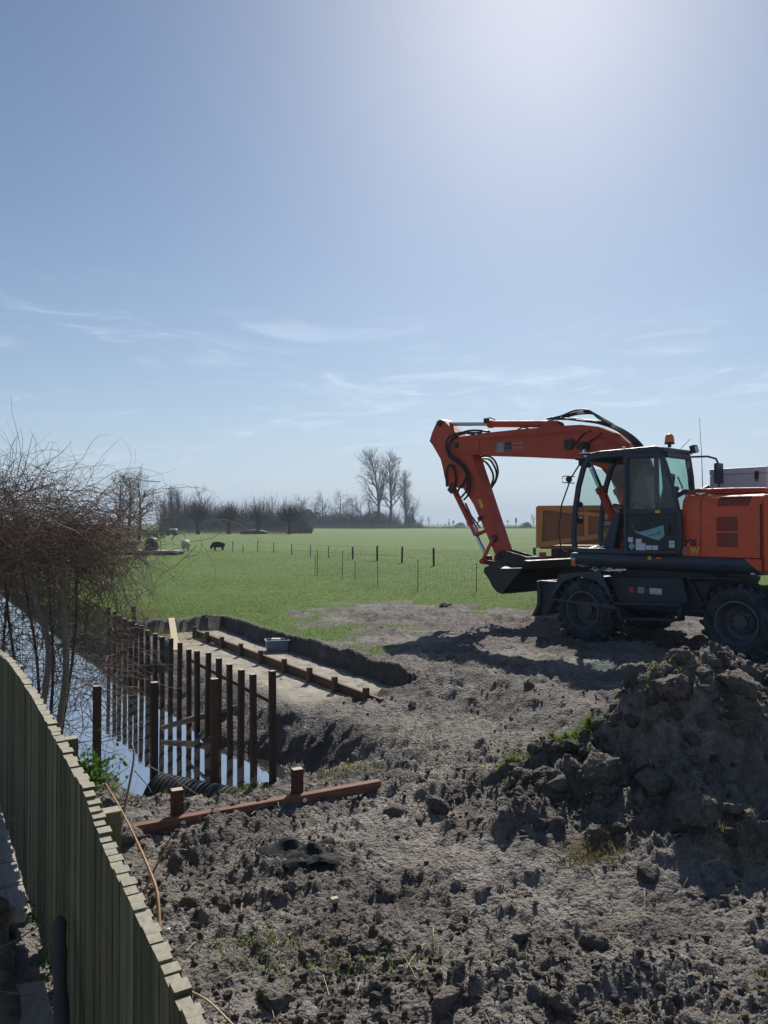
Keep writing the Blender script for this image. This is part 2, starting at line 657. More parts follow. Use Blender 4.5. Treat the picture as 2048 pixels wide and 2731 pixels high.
def glass(name, col, rough=0.0):
    k = NT(name)
    tr = k.n('ShaderNodeBsdfTransparent')
    tr.inputs[0].default_value = (*col, 1)
    gl = k.n('ShaderNodeBsdfGlossy')
    gl.inputs['Roughness'].default_value = .02
    fr = k.n('ShaderNodeLayerWeight')
    fr.inputs[0].default_value = .5
    mx = k.n('ShaderNodeMixShader')
    k.l(k.math('ADD', k.math('MULTIPLY', k.math('POWER', fr.outputs['Facing'], 5.0), .6), .035), mx.inputs[0])
    k.l(tr.outputs[0], mx.inputs[1])
    k.l(gl.outputs[0], mx.inputs[2])
    k.l(mx.outputs[0], k.out.inputs[0])
    return k.m


M = {}
M['orange'] = worn('orange_paint', (.76, .100, .030), .42, 0, .22, (.30, .13, .07), 2.2)
M['boom'] = worn('boom_paint', (.54, .056, .020), .5, 0, .4, (.17, .08, .05), 2.5, rust=.35)
M['navy'] = worn('dark_blue_grey_paint', (.022, .034, .066), .42, 0, .30, (.13, .12, .11), 3)
M['chassis'] = worn('black_chassis_paint', (.016, .023, .042), .55, 0, .35, (.075, .075, .080), 2.6)
M['iron'] = worn('bare_dark_steel', (.040, .036, .034), .55, .3, .5, (.10, .085, .07), 4, rust=.3)
M['rubber'] = worn('muddy_rubber', (.020, .025, .036), .8, 0, .75, (.105, .110, .125), 4, spec=.25)
M['hose'] = plain('black_hose', (.012, .012, .014), .5)
M['chrome'] = plain('chrome_rod', (.55, .58, .66), .16, 1.0, .05)
M['rim'] = worn('grey_rim_paint', (.085, .092, .115), .5, .2, .5, (.09, .085, .08), 5)
M['glass'] = glass('green_tinted_glass', (.78, .88, .85))
M['glass_dark'] = glass('dim_dusty_glass', (.62, .74, .74))
M['interior'] = plain('cab_trim_plastic', (.03, .033, .04), .65)
M['seat'] = plain('seat_cloth', (.045, .05, .06), .9)
M['sticker'] = plain('white_sticker', (.62, .64, .70), .5, var=.06)
M['sticker_light_teal'] = plain('pale_teal_sticker_and_window_light', (.20, .42, .46), .4, var=.08)  # door stickers, and the painted light in the lower door window
M['teal'] = plain('teal_print', (.22, .46, .44), .5)
M['black_print'] = plain('black_print', (.012, .014, .02), .5)
M['red_print'] = plain('red_print', (.40, .04, .035), .5)
M['navy_print'] = plain('navy_print', (.02, .018, .07), .45)
M['yellow_print'] = plain('yellow_print', (.75, .45, .03), .45)
M['grey_print'] = plain('grey_print', (.45, .42, .42), .45)
M['pale_print'] = plain('pale_print', (.50, .40, .36), .5)
M['amber'] = plain('amber_plastic', (.75, .16, .02), .3)
M['lens'] = plain('lamp_lens', (.5, .52, .52), .2)
M['toolbox'] = plain('grey_sheet_metal', (.46, .58, .64), .5, .0, .08, 5)
M['alu'] = plain('bright_metal', (.75, .75, .75), .35, .8, .1)
M['ochre'] = worn('ochre_painted_steel', (.50, .30, .115), .7, 0, .4, (.26, .18, .10), 3)
M['ochre_dark'] = worn('ochre_board', (.25, .15, .070), .8, 0, .6, (.14, .11, .08), 3)
M['pile'] = wood('wet_dark_hardwood', (.030, .018, .013), (.075, .042, .028), stretch=(20, 20, 1.4))
M['pile_red'] = wood('red_hardwood', (.045, .022, .015), (.11, .054, .036), stretch=(20, 20, 1.6))
M['beam'] = wood('fresh_red_hardwood', (.12, .055, .036), (.27, .135, .09), stretch=(1.6, 20, 20))
M['wale'] = wood('brown_hardwood_wale', (.07, .038, .022), (.15, .085, .05), stretch=(1.6, 20, 20))
M['endgrain'] = plain('pale_sawn_end', (.46, .38, .29), .8)
M['plank'] = wood('pale_new_board', (.42, .34, .22), (.58, .49, .34), stretch=(1.2, 16, 16))
M['stake'] = wood('grey_bark_stake', (.12, .10, .085), (.30, .26, .22), stretch=(14, 14, 2))
M['twig'] = plain('brown_twigs', (.145, .105, .080), .85, var=.45, scale=3)
M['twig_red'] = plain('reddish_twigs', (.215, .138, .095), .85, var=.4, scale=3)
M['straw'] = plain('dry_straw', (.42, .34, .22), .9, var=.35, scale=5)
M['cane'] = plain('dry_orange_cane', (.33, .19, .085), .7, var=.3, scale=12)
M['bark'] = plain('grey_brown_bark', (.060, .052, .047), .95, var=.35, scale=.8)
M['bark_far'] = plain('bare_branch_bark', (.055, .046, .042), .95, var=.3, scale=.4)
M['osier'] = plain('purple_brown_shoots', (.075, .052, .046), .95, var=.35, scale=.2)
M['greenbush'] = plain('dark_evergreen_leaf', (.030, .040, .022), .9, var=.4, scale=.5)
M['reed'] = plain('dead_reed', (.26, .19, .115), .95, var=.25, scale=.3)
M['roof_dark'] = plain('dark_roof', (.06, .06, .065), .8)
M['sign'] = plain('grey_sign_metal', (.12, .13, .15), .6)
M['sign_white'] = plain('white_sign_face', (.6, .6, .6), .5)
M['sheep'] = plain('greasy_fleece', (.50, .46, .37), .95, var=.2, scale=9)
M['sheep_dark'] = plain('black_fleece', (.022, .018, .016), .95, var=.3, scale=9)
M['tub'] = plain('blue_grey_plastic', (.15, .18, .23), .5)
M['tarp'] = plain('black_sheeting', (.018, .019, .023), .85, var=.3, spec=.2)
M['pipe'] = plain('black_ribbed_plastic', (.045, .047, .052), .30, var=.25)
M['ply'] = wood('brown_sheet_board', (.26, .20, .155), (.40, .32, .25), stretch=(8, 1.2, 8), bump=.1)
M['log'] = wood('rough_log_bark', (.08, .062, .048), (.30, .235, .18), stretch=(3, 12, 12), moss=(.06, .07, .03), bump=.8)
M['edging'] = wood('pale_weathered_edging', (.24, .215, .185), (.46, .42, .37), stretch=(1.5, 12, 12))
M['fence'] = wood('mossy_fence_board', (.030, .027, .014), (.30, .265, .150), moss=(.115, .140, .040), stretch=(40, 40, 1.0), bump=.9)
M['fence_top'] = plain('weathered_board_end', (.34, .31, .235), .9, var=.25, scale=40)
M['ivy'] = plain('ivy_leaf', (.045, .10, .020), .45, var=.4, scale=14)
M['bale'] = plain('dark_wrapped_bale', (.04, .042, .05), .6)
M['stone'] = plain('grey_stone', (.22, .22, .23), .85)
M['boat'] = plain('dark_boat_hull', (.035, .04, .06), .6)
M['wire'] = plain('rusty_wire', (.05, .045, .04), .6, .3)
M['net'] = plain('grey_netting', (.20, .21, .20), .7)


def leafy(name, c0, c1, trans=.5, scale=1.5):
    """thin leaves that let light through"""
    k = NT(name)
    g = k.n('ShaderNodeNewGeometry')
    mp = k.n('ShaderNodeMapping')
    k.l(g.outputs['Position'], mp.inputs[0])
    c = k.mix(k.mr(k.noise(mp.outputs[0], scale, 6, .7), .3, .7), c0, c1)
    c = k.mix(k.math('MULTIPLY', g.outputs['Random Per Island'], .5), c, c1)
    df = k.n('ShaderNodeBsdfDiffuse')
    tl = k.n('ShaderNodeBsdfTranslucent')
    k.l(c, df.inputs[0])
    k.l(c, tl.inputs[0])
    mx = k.n('ShaderNodeMixShader')
    mx.inputs[0].default_value = trans
    k.l(df.outputs[0], mx.inputs[1])
    k.l(tl.outputs[0], mx.inputs[2])
    k.l(mx.outputs[0], k.out.inputs[0])
    return k.m


M['blade'] = leafy('grass_blade', (.080, .160, .015), (.150, .240, .028), .5, .35)
M['dryblade'] = leafy('dry_grass_blade', (.19, .15, .07), (.34, .28, .14), .35, 2)
M['ivyleaf'] = leafy('green_leaf', (.03, .085, .012), (.10, .20, .03), .4, 6)


def ground_material():
    k = NT('ground_earth_sand_grass')
    g = k.n('ShaderNodeNewGeometry')
    pos = g.outputs['Position']
    ga = k.n('ShaderNodeAttribute', attribute_name='grass').outputs['Fac']
    sa = k.n('ShaderNodeAttribute', attribute_name='sand').outputs['Fac']
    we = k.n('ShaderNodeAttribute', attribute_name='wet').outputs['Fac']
    n1 = k.noise(pos, 1.1, 8, .62)
    n2 = k.noise(pos, 9, 8, .7)
    n3 = k.noise(pos, 55, 6, .7)
    mud = k.ramp(k.math('ADD', k.math('MULTIPLY', n1, .5), k.math('MULTIPLY', n2, .5)),
                 [(.36, (.066, .055, .048)), (.5, (.168, .150, .135)), (.64, (.335, .305, .275))])
    mud = k.mix(k.mr(n3, .3, .8, 0, .4), mud, (.085, .070, .062))
    dr = k.n('ShaderNodeAttribute', attribute_name='dry').outputs['Fac']
    mud = k.mix(k.math('MULTIPLY', dr, .42), mud, k.ramp(n2, [(.3, (.215, .188, .165)), (.65, (.38, .345, .305))]))
    sand = k.ramp(k.noise(pos, 3.5, 8, .65), [(.32, (.22, .195, .155)), (.62, (.43, .39, .32))])
    sand = k.mix(k.mr(n2, .55, .72, 0, .6), sand, (.16, .13, .10))
    far = k.n('ShaderNodeSeparateXYZ')
    k.l(pos, far.inputs[0])
    gn1 = k.noise(pos, .16, 6, .6)
    gn2 = k.noise(pos, 4.5, 8, .75)
    gr = k.ramp(k.math('ADD', k.math('MULTIPLY', gn1, .4), k.math('MULTIPLY', gn2, .6)),
                [(.33, (.050, .096, .012)), (.5, (.085, .152, .018)), (.68, (.148, .212, .036))])
    c = k.mix(sa, mud, sand)
    gm = k.mr(k.math('ADD', ga, k.math('MULTIPLY', k.math('SUBTRACT', n2, .5), .9)), .32, .62)
    c = k.mix(gm, c, gr)
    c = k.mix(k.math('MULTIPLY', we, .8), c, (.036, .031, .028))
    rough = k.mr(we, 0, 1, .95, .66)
    k.set(Base_Color=c, Roughness=rough, Specular_IOR_Level=.35)
    def crumbs(sc_):
        v = k.n('ShaderNodeTexVoronoi')
        v.inputs['Scale'].default_value = sc_
        w_ = k.n('ShaderNodeVectorMath', operation='ADD')
        nn_ = k.n('ShaderNodeTexNoise')
        nn_.inputs['Scale'].default_value = sc_ * .8
        k.l(pos, nn_.inputs['Vector'])
        sc2 = k.n('ShaderNodeVectorMath', operation='SCALE')
        sc2.inputs['Scale'].default_value = .9 / sc_
        k.l(nn_.outputs['Color'], sc2.inputs[0])
        k.l(pos, w_.inputs[0])
        k.l(sc2.outputs[0], w_.inputs[1])
        k.l(w_.outputs[0], v.inputs['Vector'])
        return k.math('SUBTRACT', 1.0, v.outputs['Distance'])
    c1, c2 = crumbs(26), crumbs(62)
    bare = k.math('SUBTRACT', 1.0, k.math('MULTIPLY', sa, .75))
    h = k.math('ADD', k.math('MULTIPLY', k.math('ADD', k.math('MULTIPLY', c1, .75), k.math('MULTIPLY', c2, .4)), bare), k.math('ADD', k.math('MULTIPLY', n2, .5), k.math('MULTIPLY', n3, .35)))
    k.bump(h, 1.0, .034)
    return k.m


M['ground'] = ground_material()


def water_material():
    k = NT('ditch_water')
    g = k.n('ShaderNodeNewGeometry')
    nz = k.noise(g.outputs['Position'], 5, 3, .5)
    k.set(Base_Color=(.060, .060, .055), Roughness=.03, IOR=11.0, Specular_IOR_Level=.5)
    k.bump(nz, .05, .02)
    return k.m


M['water'] = water_material()

# ------------------------------------------------------------------ ground (one sheet to the horizon) and water
def build_ground():
    th = np.concatenate([np.arange(-180, -34, 4.0), np.arange(-34, 34, .15), np.arange(34, 180, 4.0)])
    r = [.5]
    while r[-1] < 42:
        r.append(r[-1] * 1.0056)
    while r[-1] < 1500:
        r.append(r[-1] * 1.06)
    r = np.array(r)
    T, R = np.meshgrid(np.radians(th), r)
    x, y = R * np.sin(T), R * np.cos(T)
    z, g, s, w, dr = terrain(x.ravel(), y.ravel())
    nr, nt = x.shape
    V = np.column_stack([x.ravel(), y.ravel(), z])
    idx = np.arange(nr * nt).reshape(nr, nt)
    nx = np.roll(idx, -1, axis=1)
    F = np.stack([idx[:-1], idx[1:], nx[1:], nx[:-1]], -1).reshape(-1, 4)
    c = len(V)
    zc, gc, sc_, wc, dc = terrain(np.array([0.0]), np.array([0.0]))
    V = np.vstack([V, [[0, 0, zc[0]]]])
    # close the middle with thin quads (two corners on the centre point are avoided by pairing rim points)
    fan = np.stack([np.full(nt // 2, c), idx[0, 0:nt - 1:2], idx[0, 1:nt:2], idx[0, np.arange(2, nt + 1, 2) % nt]], -1)
    F = np.vstack([F, fan[:, [0, 1, 2, 3]]])
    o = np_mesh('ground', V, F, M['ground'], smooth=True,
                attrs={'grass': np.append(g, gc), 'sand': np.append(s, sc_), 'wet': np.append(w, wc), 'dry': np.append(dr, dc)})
    tag(o, 'churned grey brown earth running out into a flat green pasture', kind='structure')


build_ground()


def build_water():
    ss = np.arange(7.4, 80, .5)
    V, F = [], []
    for i, s in enumerate(ss):
        for n in (.2, 2.4, 4.6):
            x, y = at_sn(s, n)
            V.append((x, y, WATER))
    for i in range(len(ss) - 1):
        for j in range(2):
            F.append((i * 3 + j, i * 3 + 3 + j, i * 3 + 4 + j, i * 3 + 1 + j))
    o = np_mesh('water', V, np.array(F)[:, ::-1], M['water'])
    tag(o, 'still ditch water reflecting the pale sky', kind='structure')


build_water()

# ------------------------------------------------------------------ wheeled excavator
# own axes: x forward (towards the boom), y to its left (the camera's side), z up
EX = thing('wheeled_excavator', 'orange wheeled excavator with dark cab and raised boom parked on the mud', 'excavator',
           (5.56, 13.93, 0.0), math.atan2(.75, -.66))


def arc(cx, cz, r, a0, a1, n):
    return [(cx + r * math.cos(math.radians(a0 + (a1 - a0) * i / n)), cz + r * math.sin(math.radians(a0 + (a1 - a0) * i / n))) for i in range(n + 1)]


def make_wheel(x, z, side, R=.585):
    """side +1 left, -1 right; a fat single tyre with cleats"""
    W = .50
    y_out = 1.25 * side
    ax = (0, -side, 0)
    wheel = bpy.data.objects.new('wheel', None)
    COL.objects.link(wheel)
    wheel.parent = EX
    org = (x, y_out, z)
    t = MB()
    prof = [(.335, .03), (.36, .0), (.43, -.025), (.50, -.015), (.55, .03), (R - .022, .075), (R - .012, W / 2), (R - .022, W - .075),
            (.55, W - .03), (.50, W + .015), (.43, W + .02), (.36, W), (.335, W - .03)]
    t.lathe(prof, org, ax, 56, closed=True)
    ty = t.build('tyre', M['rubber'], wheel, smooth=50)
    cl = MB()
    for k in range(22):
        for hf in (0, 1):
            a = 2 * math.pi * (k + .5 * hf) / 22
            rot = Matrix.Rotation(-a, 3, 'Y') @ Matrix.Rotation((.5 if hf else -.5), 3, 'X')
            yy = y_out - side * (W * .27 if hf else W * .73)
            c = Vector((x, yy, z)) + Matrix.Rotation(-a, 3, 'Y') @ Vector((R - .002, 0, 0))
            cl.box(c, (.055, W * .56, .062), rot)
            # shoulder end of the cleat
            ye = y_out - side * (.035 if hf else W - .035)
            c2 = Vector((x, ye, z)) + Matrix.Rotation(-a + (-.10 if hf else .10) * side, 3, 'Y') @ Vector((R - .045, 0, 0))
            cl.box(c2, (.085, .055, .06), Matrix.Rotation(-a, 3, 'Y'))
    cl.build('tread', M['rubber'], wheel, bevel=.012)
    rm = MB()
    rm.lathe([(.345, .02), (.352, -.012), (.325, -.016), (.318, .02), (.30, .05), (.285, .22), (.21, .24), (.19, .20), (.12, .19), (.115, .12), (.05, .11), (0, .11)],
             org, ax, 44)
    rm.build('rim', M['rim'], wheel, smooth=35)
    bt = MB()
    for k in range(10):
        a = 2 * math.pi * k / 10
        c = Vector((x + .168 * math.cos(a), y_out - side * .195, z + .168 * math.sin(a)))
        bt.lathe([(.016, .0), (.016, -.03), (.0, -.03)], c, ax, 6)
    build_each(bt, 'wheel_nut', M['iron'], wheel)
    return wheel


make_wheel(1.45, .555, 1)
make_wheel(-1.37, .585, 1)
make_wheel(1.45, .555, -1)
make_wheel(-1.37, .585, -1)

b = MB()
b.b2(-1.95, 2.0, -.42, .42, .52, 1.08)
b.prism([(-.62, .62), (1.0, .62), (1.25, 1.16), (-.85, 1.2)], -.95, .95)
b.b2(1.33, 1.57, -.8, .8, .43, .68)
b.b2(-1.49, -1.25, -.8, .8, .46, .70)
b.build('chassis', M['chassis'], EX, bevel=.02)
b = MB()
b.prism([(-.50, .80), (.80, .74), (1.0, 1.17), (-.40, 1.24)], .96, 1.10)
o = b.build('side_box', M['chassis'], EX, bevel=.015)
b = MB()
b.prism([(-.46, .77), (.80, .70), (.80, .755), (-.46, .825)], 1.06, 1.27)
build_each(b, 'step', M['chassis'], EX, bevel=.008)
b = MB()
b.prism([(-.42, .52), (.70, .44), (.70, .485), (-.42, .565)], 1.04, 1.26)
b.prism([(.80, .70), (.74, .70), (.64, .44), (.70, .44)], 1.06, 1.24)
b.prism([(-.46, .78), (-.40, .78), (-.36, .53), (-.42, .53)], 1.06, 1.24)
build_each(b, 'step', M['chassis'], EX, bevel=.008)
# front mudguard: flat top, arched skirt
b = MB()
outer = [(2.17, .72), (2.10, .86), (1.95, 1.19), (1.5, 1.245), (1.06, 1.28), (.96, 1.1), (.88, .93), (.78, .70)]
inner = [(2.13, .70), (2.03, .86), (1.86, 1.06), (1.52, 1.18), (1.16, 1.12), (.97, .98), (.87, .84), (.73, .62)]
b.ring(outer, inner, 1.24, 1.275)
b.build('mudguard_skirt', M['navy'], EX, bevel=.006)
b = MB()
b.prism([(1.95, 1.16), (1.5, 1.215), (1.06, 1.25), (1.06, 1.28), (1.5, 1.245), (1.95, 1.19)], .55, 1.238)
b.prism([(2.17, .72), (1.95, 1.159), (1.95, 1.19), (2.20, .72)], .62, 1.238)
build_each(b, 'mudguard', M['navy'], EX, bevel=.006)
b = MB()
b.prism([(-.45, 1.21), (-1.15, 1.25), (-1.15, 1.28), (-.45, 1.26)], .55, 1.05)
b.prism([(-.50, 1.21), (-.46, 1.21), (-.68, .86), (-.72, .86)], .55, 1.05)
build_each(b, 'mudguard', M['chassis'], EX, bevel=.006)
# dozer blade
b = MB()
bl = [(2.44, 1.03), (2.50, 1.03), (2.47, .80), (2.50, .55), (2.62, .34), (2.55, .34), (2.42, .55), (2.40, .80)]
b.prism(bl, -1.26, 1.26)
b.build('dozer_blade', M['chassis'], EX, bevel=.008)
b = MB()
b.b2(2.02, 2.44, 1.12, 1.25, 1.0, 1.045)
b.prism([(2.04, 1.0), (2.43, 1.0), (2.43, .37), (2.30, .37), (2.04, .80)], 1.14, 1.2)
b.b2(1.9, 2.42, -.4, -.25, .5, .75)
b.b2(1.9, 2.42, .25, .4, .5, .75)
build_each(b, 'blade_arm', M['chassis'], EX, bevel=.01)
# turntable and upper deck
b = MB()
b.lathe([(.0, 1.15), (.62, 1.15), (.64, 1.18), (.64, 1.34), (0, 1.34)], (0, 0, 0), (0, 0, 1), 48)
b.build('slew_ring', M['iron'], EX, smooth=40)
b = MB()
sk = [(1.22, 1.60), (1.26, 1.55), (1.255, 1.47), (1.20, 1.39), (1.08, 1.34), (-1.08, 1.34), (-1.20, 1.39), (-1.24, 1.60)]
n = len(sk)
xs = [(1.56, 1.0), (1.68, 1.0), (1.74, .93)]
vs = []
rows = [(-1.70, 1.0, 0), (1.60, 1.0, 0), (1.70, .985, .02), (1.755, .95, .06)]
for X, q, dz in rows:
    vs += [(X, l * q, min(z + (dz if z < 1.45 else 0), 1.6)) for l, z in sk]
fs = []
for i in range(3):
    for j in range(n):
        k2 = (j + 1) % n
        fs.append((i * n + j, i * n + k2, (i + 1) * n + k2, (i + 1) * n + j))
fs += [tuple(range(n)), tuple(range(3 * n, 4 * n))[::-1]]
b.add(vs, [f[::-1] for f in fs])
b.build('upper_deck', M['navy'], EX, smooth=50)
b = MB()
b.prism([(-.9, 1.22), (.95, 1.2), (.95, 1.335), (-.9, 1.335)], -.9, .95)
b.build('deck_frame', M['chassis'], EX)
# engine hood
b = MB()
hp = [(-1.20, 1.605), (1.20, 1.605), (1.205, 2.2), (1.20, 2.45), (1.17, 2.54), (1.10, 2.60), (.98, 2.625), (-1.0, 2.64), (-1.14, 2.60), (-1.2, 2.5)]
n = len(hp)
vs = [(X, l, z) for X in (-.46, -1.752) for l, z in hp]
fs = [(i, (i + 1) % n, n + (i + 1) % n, n + i) for i in range(n)] + [tuple(range(n))[::-1], tuple(range(n, 2 * n))]
b.add(vs, fs)
hood = b.build('engine_hood', M['orange'], EX, bevel=.012, smooth=50)
b = MB()
b.b2(-.784, -.776, 1.198, 1.2085, 1.62, 2.44)
b.tube([(-.78, 1.2035, 2.44), (-.78, 1.172, 2.54), (-.78, 1.102, 2.603)], .0045, 5)
b.b2(-1.745, -1.72, 1.198, 1.2085, 1.62, 2.45)
build_each(b, 'door_seam', M['black_print'], hood)
for k in range(14):
    X = -1.055 - k * .0365
    b = MB()
    b.prism([(X, 2.425), (X - .016, 2.425), (X - .046, 2.575), (X - .030, 2.575)], 1.12, 1.212)
    vs = [list(p) for p in b.v]
    for p in vs:
        if p[2] > 2.5:
            p[1] = p[1] - .040 if p[1] > 1.15 else p[1]
    b.v = [tuple(p) for p in vs]
    b.build('vent_slot', M['black_print'], hood)
for z0 in (2.03, 1.775):
    b = MB()
    b.b2(-1.375, -1.045, 1.198, 1.2075, z0, z0 + .225)
    g = b.build('vent_grille', M['black_print'], hood)
    w = MB()
    for i in range(12):
        w.b2(-1.375 + i * .03 - .0025, -1.375 + i * .03 + .0025, 1.2075, 1.2115, z0, z0 + .225)
    for i in range(8):
        w.b2(-1.375, -1.045, 1.2075, 1.2105, z0 + i * .0322 - .0025, z0 + i * .0322 + .0025)
    w.build('grille_wire', M['orange'], hood)


def text(body, X, l, Z, size, mat, parent, bold=0.0, name='lettering'):
    """flat letters on a side panel, reading towards the rear of the machine; X, Z = lower left corner"""
    c = bpy.data.curves.new(name, 'FONT')
    c.body = body
    c.size = size
    c.extrude = .0012
    c.offset = bold
    c.materials.append(mat)
    tmp = bpy.data.objects.new(name, c)
    me = bpy.data.meshes.new_from_object(tmp)
    bpy.data.objects.remove(tmp)
    bpy.data.curves.remove(c)
    me.name = name
    if not me.materials:
        me.materials.append(mat)
    o = bpy.data.objects.new(name, me)
    COL.objects.link(o)
    o.parent = parent
    o.matrix_local = Matrix(((-1, 0, 0, X), (0, 0, 1, l), (0, 1, 0, Z), (0, 0, 0, 1)))
    return o


text('ZA', -.27, 1.2105, 1.785, .145, M['navy_print'], hood, .006)
text('X', -.50, 1.2105, 1.785, .145, M['navy_print'], hood, .006)
text('IS', -.605, 1.2105, 1.785, .145, M['navy_print'], hood, .006)
b = MB()
b.prism([(-.545, 1.785), (-.605, 1.785), (-.565, 1.835)], 1.207, 1.2125)
b.build('letter_flash', M['yellow_print'], hood)
text('21', -.30, 1.2105, 1.655, .145, M['grey_print'], hood, .004)
text('0', -.47, 1.2105, 1.655, .145, M['grey_print'], hood, .004)
text('W', -.60, 1.2105, 1.655, .145, M['yellow_print'], hood, .008)
# counterweight
b = MB()
cw = [(-1.754, -1.22), (-1.754, 1.215), (-2.2, 1.215), (-2.42, 1.1), (-2.55, .75), (-2.6, 0), (-2.55, -.75), (-2.42, -1.1), (-2.2, -1.22)]
n = len(cw)
vs = [(x, y, z) for z in (1.40, 2.60) for x, y in cw]
b.add(vs, [(i, (i + 1) % n, n + (i + 1) % n, n + i) for i in range(n)] + [tuple(range(n))[::-1], tuple(range(n, 2 * n))])
b.build('counterweight', M['orange'], EX, bevel=.05, seg=3)
b = MB()
b.prism([(-1.50, 1.598), (-1.70, 1.42), (-1.752, 1.42), (-1.752, 1.598)], 1.19, 1.262)
b.build('corner_panel', M['orange'], EX, bevel=.006)
b = MB()
b.b2(-1.66, -1.60, 1.262, 1.268, 1.36, 1.385)
b.build('reflector', M['sticker'], EX)
b = MB()
b.b2(-.12, -.02, 1.262, 1.27, 1.545, 1.575)
b.build('reflector', M['amber'], EX, bevel=.003)
b = MB()
b.b2(.07, .13, 1.262, 1.266, 1.53, 1.59)
b.build('sticker', M['yellow_print'], EX)
b = MB()
b.b2(1.61, 1.69, 1.20, 1.27, 1.36, 1.475)
b.build('marker_lamp', M['amber'], EX, bevel=.012)
b = MB()
b.b2(1.60, 1.70, 1.19, 1.28, 1.477, 1.505)
b.build('lamp_cap', M['sticker'], EX, bevel=.005)
# pipework and rails on the hood behind the cab
b = MB()
b.tube([(-.45, 1.0, 2.64), (-.6, .98, 2.70), (-1.2, .95, 2.70), (-1.7, .92, 2.69)], .028, 8)
b.tube([(-.5, .6, 2.66), (-1.0, .6, 2.72), (-1.75, .6, 2.70)], .02, 8)
b.b2(-1.7, -.55, .35, .95, 2.64, 2.675)
build_each(b, 'hood_rail', M['boom'], EX)
b = MB()
b.b2(-.78, -.62, .92, 1.06, 2.635, 2.66)
b.b2(-1.35, -1.0, .6, .75, 2.70, 2.725)
build_each(b, 'hood_catch', M['alu'], EX, bevel=.005)
# ---- cab
cab = bpy.data.objects.new('cab', None)
COL.objects.link(cab)
cab.parent = EX
prof = [(1.62, 1.605), (1.70, 1.70), (1.73, 1.95), (1.69, 2.40), (1.61, 2.85), (1.50, 3.20), (1.43, 3.32), (1.32, 3.40), (1.15, 3.43), (.6, 3.44), (0, 3.44),
        (-.10, 3.41), (-.15, 3.34), (-.20, 3.0), (-.24, 2.5), (-.24, 1.605)]


def inset(poly, d):
    out = []
    n = len(poly)
    for i in range(n):
        p, a, c = Vector(poly[i]), Vector(poly[i - 1]), Vector(poly[(i + 1) % n])
        t = ((p - a).normalized() + (c - p).normalized()).normalized()
        nn = Vector((t.y, -t.x))
        sc_ = 1 / max(.6, (p - a).normalized().dot(t))
        out.append(tuple(p + nn * d * sc_))
    return out


def area(p):
    return sum(p[i][0] * p[(i + 1) % len(p)][1] - p[(i + 1) % len(p)][0] * p[i][1] for i in range(len(p)))


dd = -.095 if area(prof) > 0 else .095
inn = inset(prof, dd)
b = MB()
b.ring(prof, inn, 1.16, 1.235)
b.ring(prof, inn, .26, .335)
b.prism([(.60, 1.66), (.50, 1.66), (.52, 3.36), (.62, 3.36)], 1.165, 1.23)
b.prism([(.52, 1.66), (.44, 1.66), (.46, 3.36), (.54, 3.36)], .265, .33)
for (x, z) in ((1.58, 1.64), (1.36, 3.34), (-.14, 3.32), (-.20, 1.64), (-.20, 2.35)):
    b.b2(x - .045, x + .045, .335, 1.16, z - .045, z + .045)
b.build('cab_frame', M['navy'], cab, bevel=.018, seg=3)
b = MB()
b.prism([(1.40, 3.36), (1.30, 3.432), (1.12, 3.462), (.0, 3.475), (-.14, 3.445), (-.18, 3.37), (.0, 3.40), (1.2, 3.39)], .24, 1.25)
b.build('roof', M['navy'], cab, bevel=.015)
b = MB()
b.b2(.98, 1.06, .55, .62, 3.478, 3.50)
b.b2(.42, .60, .9, 1.02, 3.472, 3.492)
b.tube([(.62, 1.1, 3.46), (.64, 1.1, 3.50), (.70, 1.1, 3.51), (.75, 1.1, 3.50), (.76, 1.1, 3.46)], .012, 6)
b.b2(1.15, 1.55, .7, 1.2, 3.43, 3.455)
build_each(b, 'roof_fittings', M['navy'], cab, bevel=.004)
# floor, rear wall, seat, console, column
b = MB()
b.b2(-.22, 1.6, .30, 1.16, 1.605, 1.66)
b.build('cab_floor', M['interior'], cab)
b = MB()
b.b2(-.235, -.17, .33, 1.16, 1.66, 2.35)
b.b2(-.15, .25, .36, .62, 1.66, 2.25)
b.b2(.25, .62, .36, .54, 1.66, 2.12)
b.build('console', M['interior'], cab, bevel=.03)
st = MB()
st.b2(.0, .52, .56, 1.02, 2.02, 2.14)
st.b2(.06, .46, .62, .96, 1.66, 2.02)
st.prism([(.02, 2.12), (.14, 2.12), (.0, 2.80), (-.10, 2.80)], .57, 1.01)
st.prism([(-.06, 2.82), (.02, 2.82), (.0, 3.02), (-.08, 3.02)], .67, .91)
st.build('seat', M['seat'], cab, bevel=.035, seg=3)
b = MB()
b.prism([(1.02, 1.66), (1.30, 1.66), (1.02, 2.34), (.88, 2.34)], .68, .90)
b.build('steering_column', M['navy'], cab, bevel=.03)
b = MB()
wc = Vector((.90, .79, 2.42))
tilt = Matrix.Rotation(math.radians(-28), 3, 'Y')
ringp = [wc + tilt @ Vector((.18 * math.cos(a), .18 * math.sin(a), 0)) for a in [2 * math.pi * i / 24 for i in range(25)]]
b.tube(ringp, .014, 6, cap=False)
for a in (0.3, 2.4, 4.5):
    b.tube([wc, wc + tilt @ Vector((.18 * math.cos(a), .18 * math.sin(a), 0))], .011, 5)
b.tube([wc, wc + tilt @ Vector((0, 0, -.15))], .03, 8)
b.build('steering_wheel', M['interior'], cab)
b = MB()
for l in (.55, 1.04):
    b.tube([(.50, l, 2.20), (.56, l, 2.36), (.55, l, 2.46)], .016, 6)
    b.lathe([(.0, 0), (.028, .01), (.032, .06), (.0, .09)], (.55, l, 2.44), (0, 0, 1), 8)
b.b2(.18, .60, 1.0, 1.10, 2.10, 2.22)
build_each(b, 'control_lever', M['interior'], cab)
b = MB()
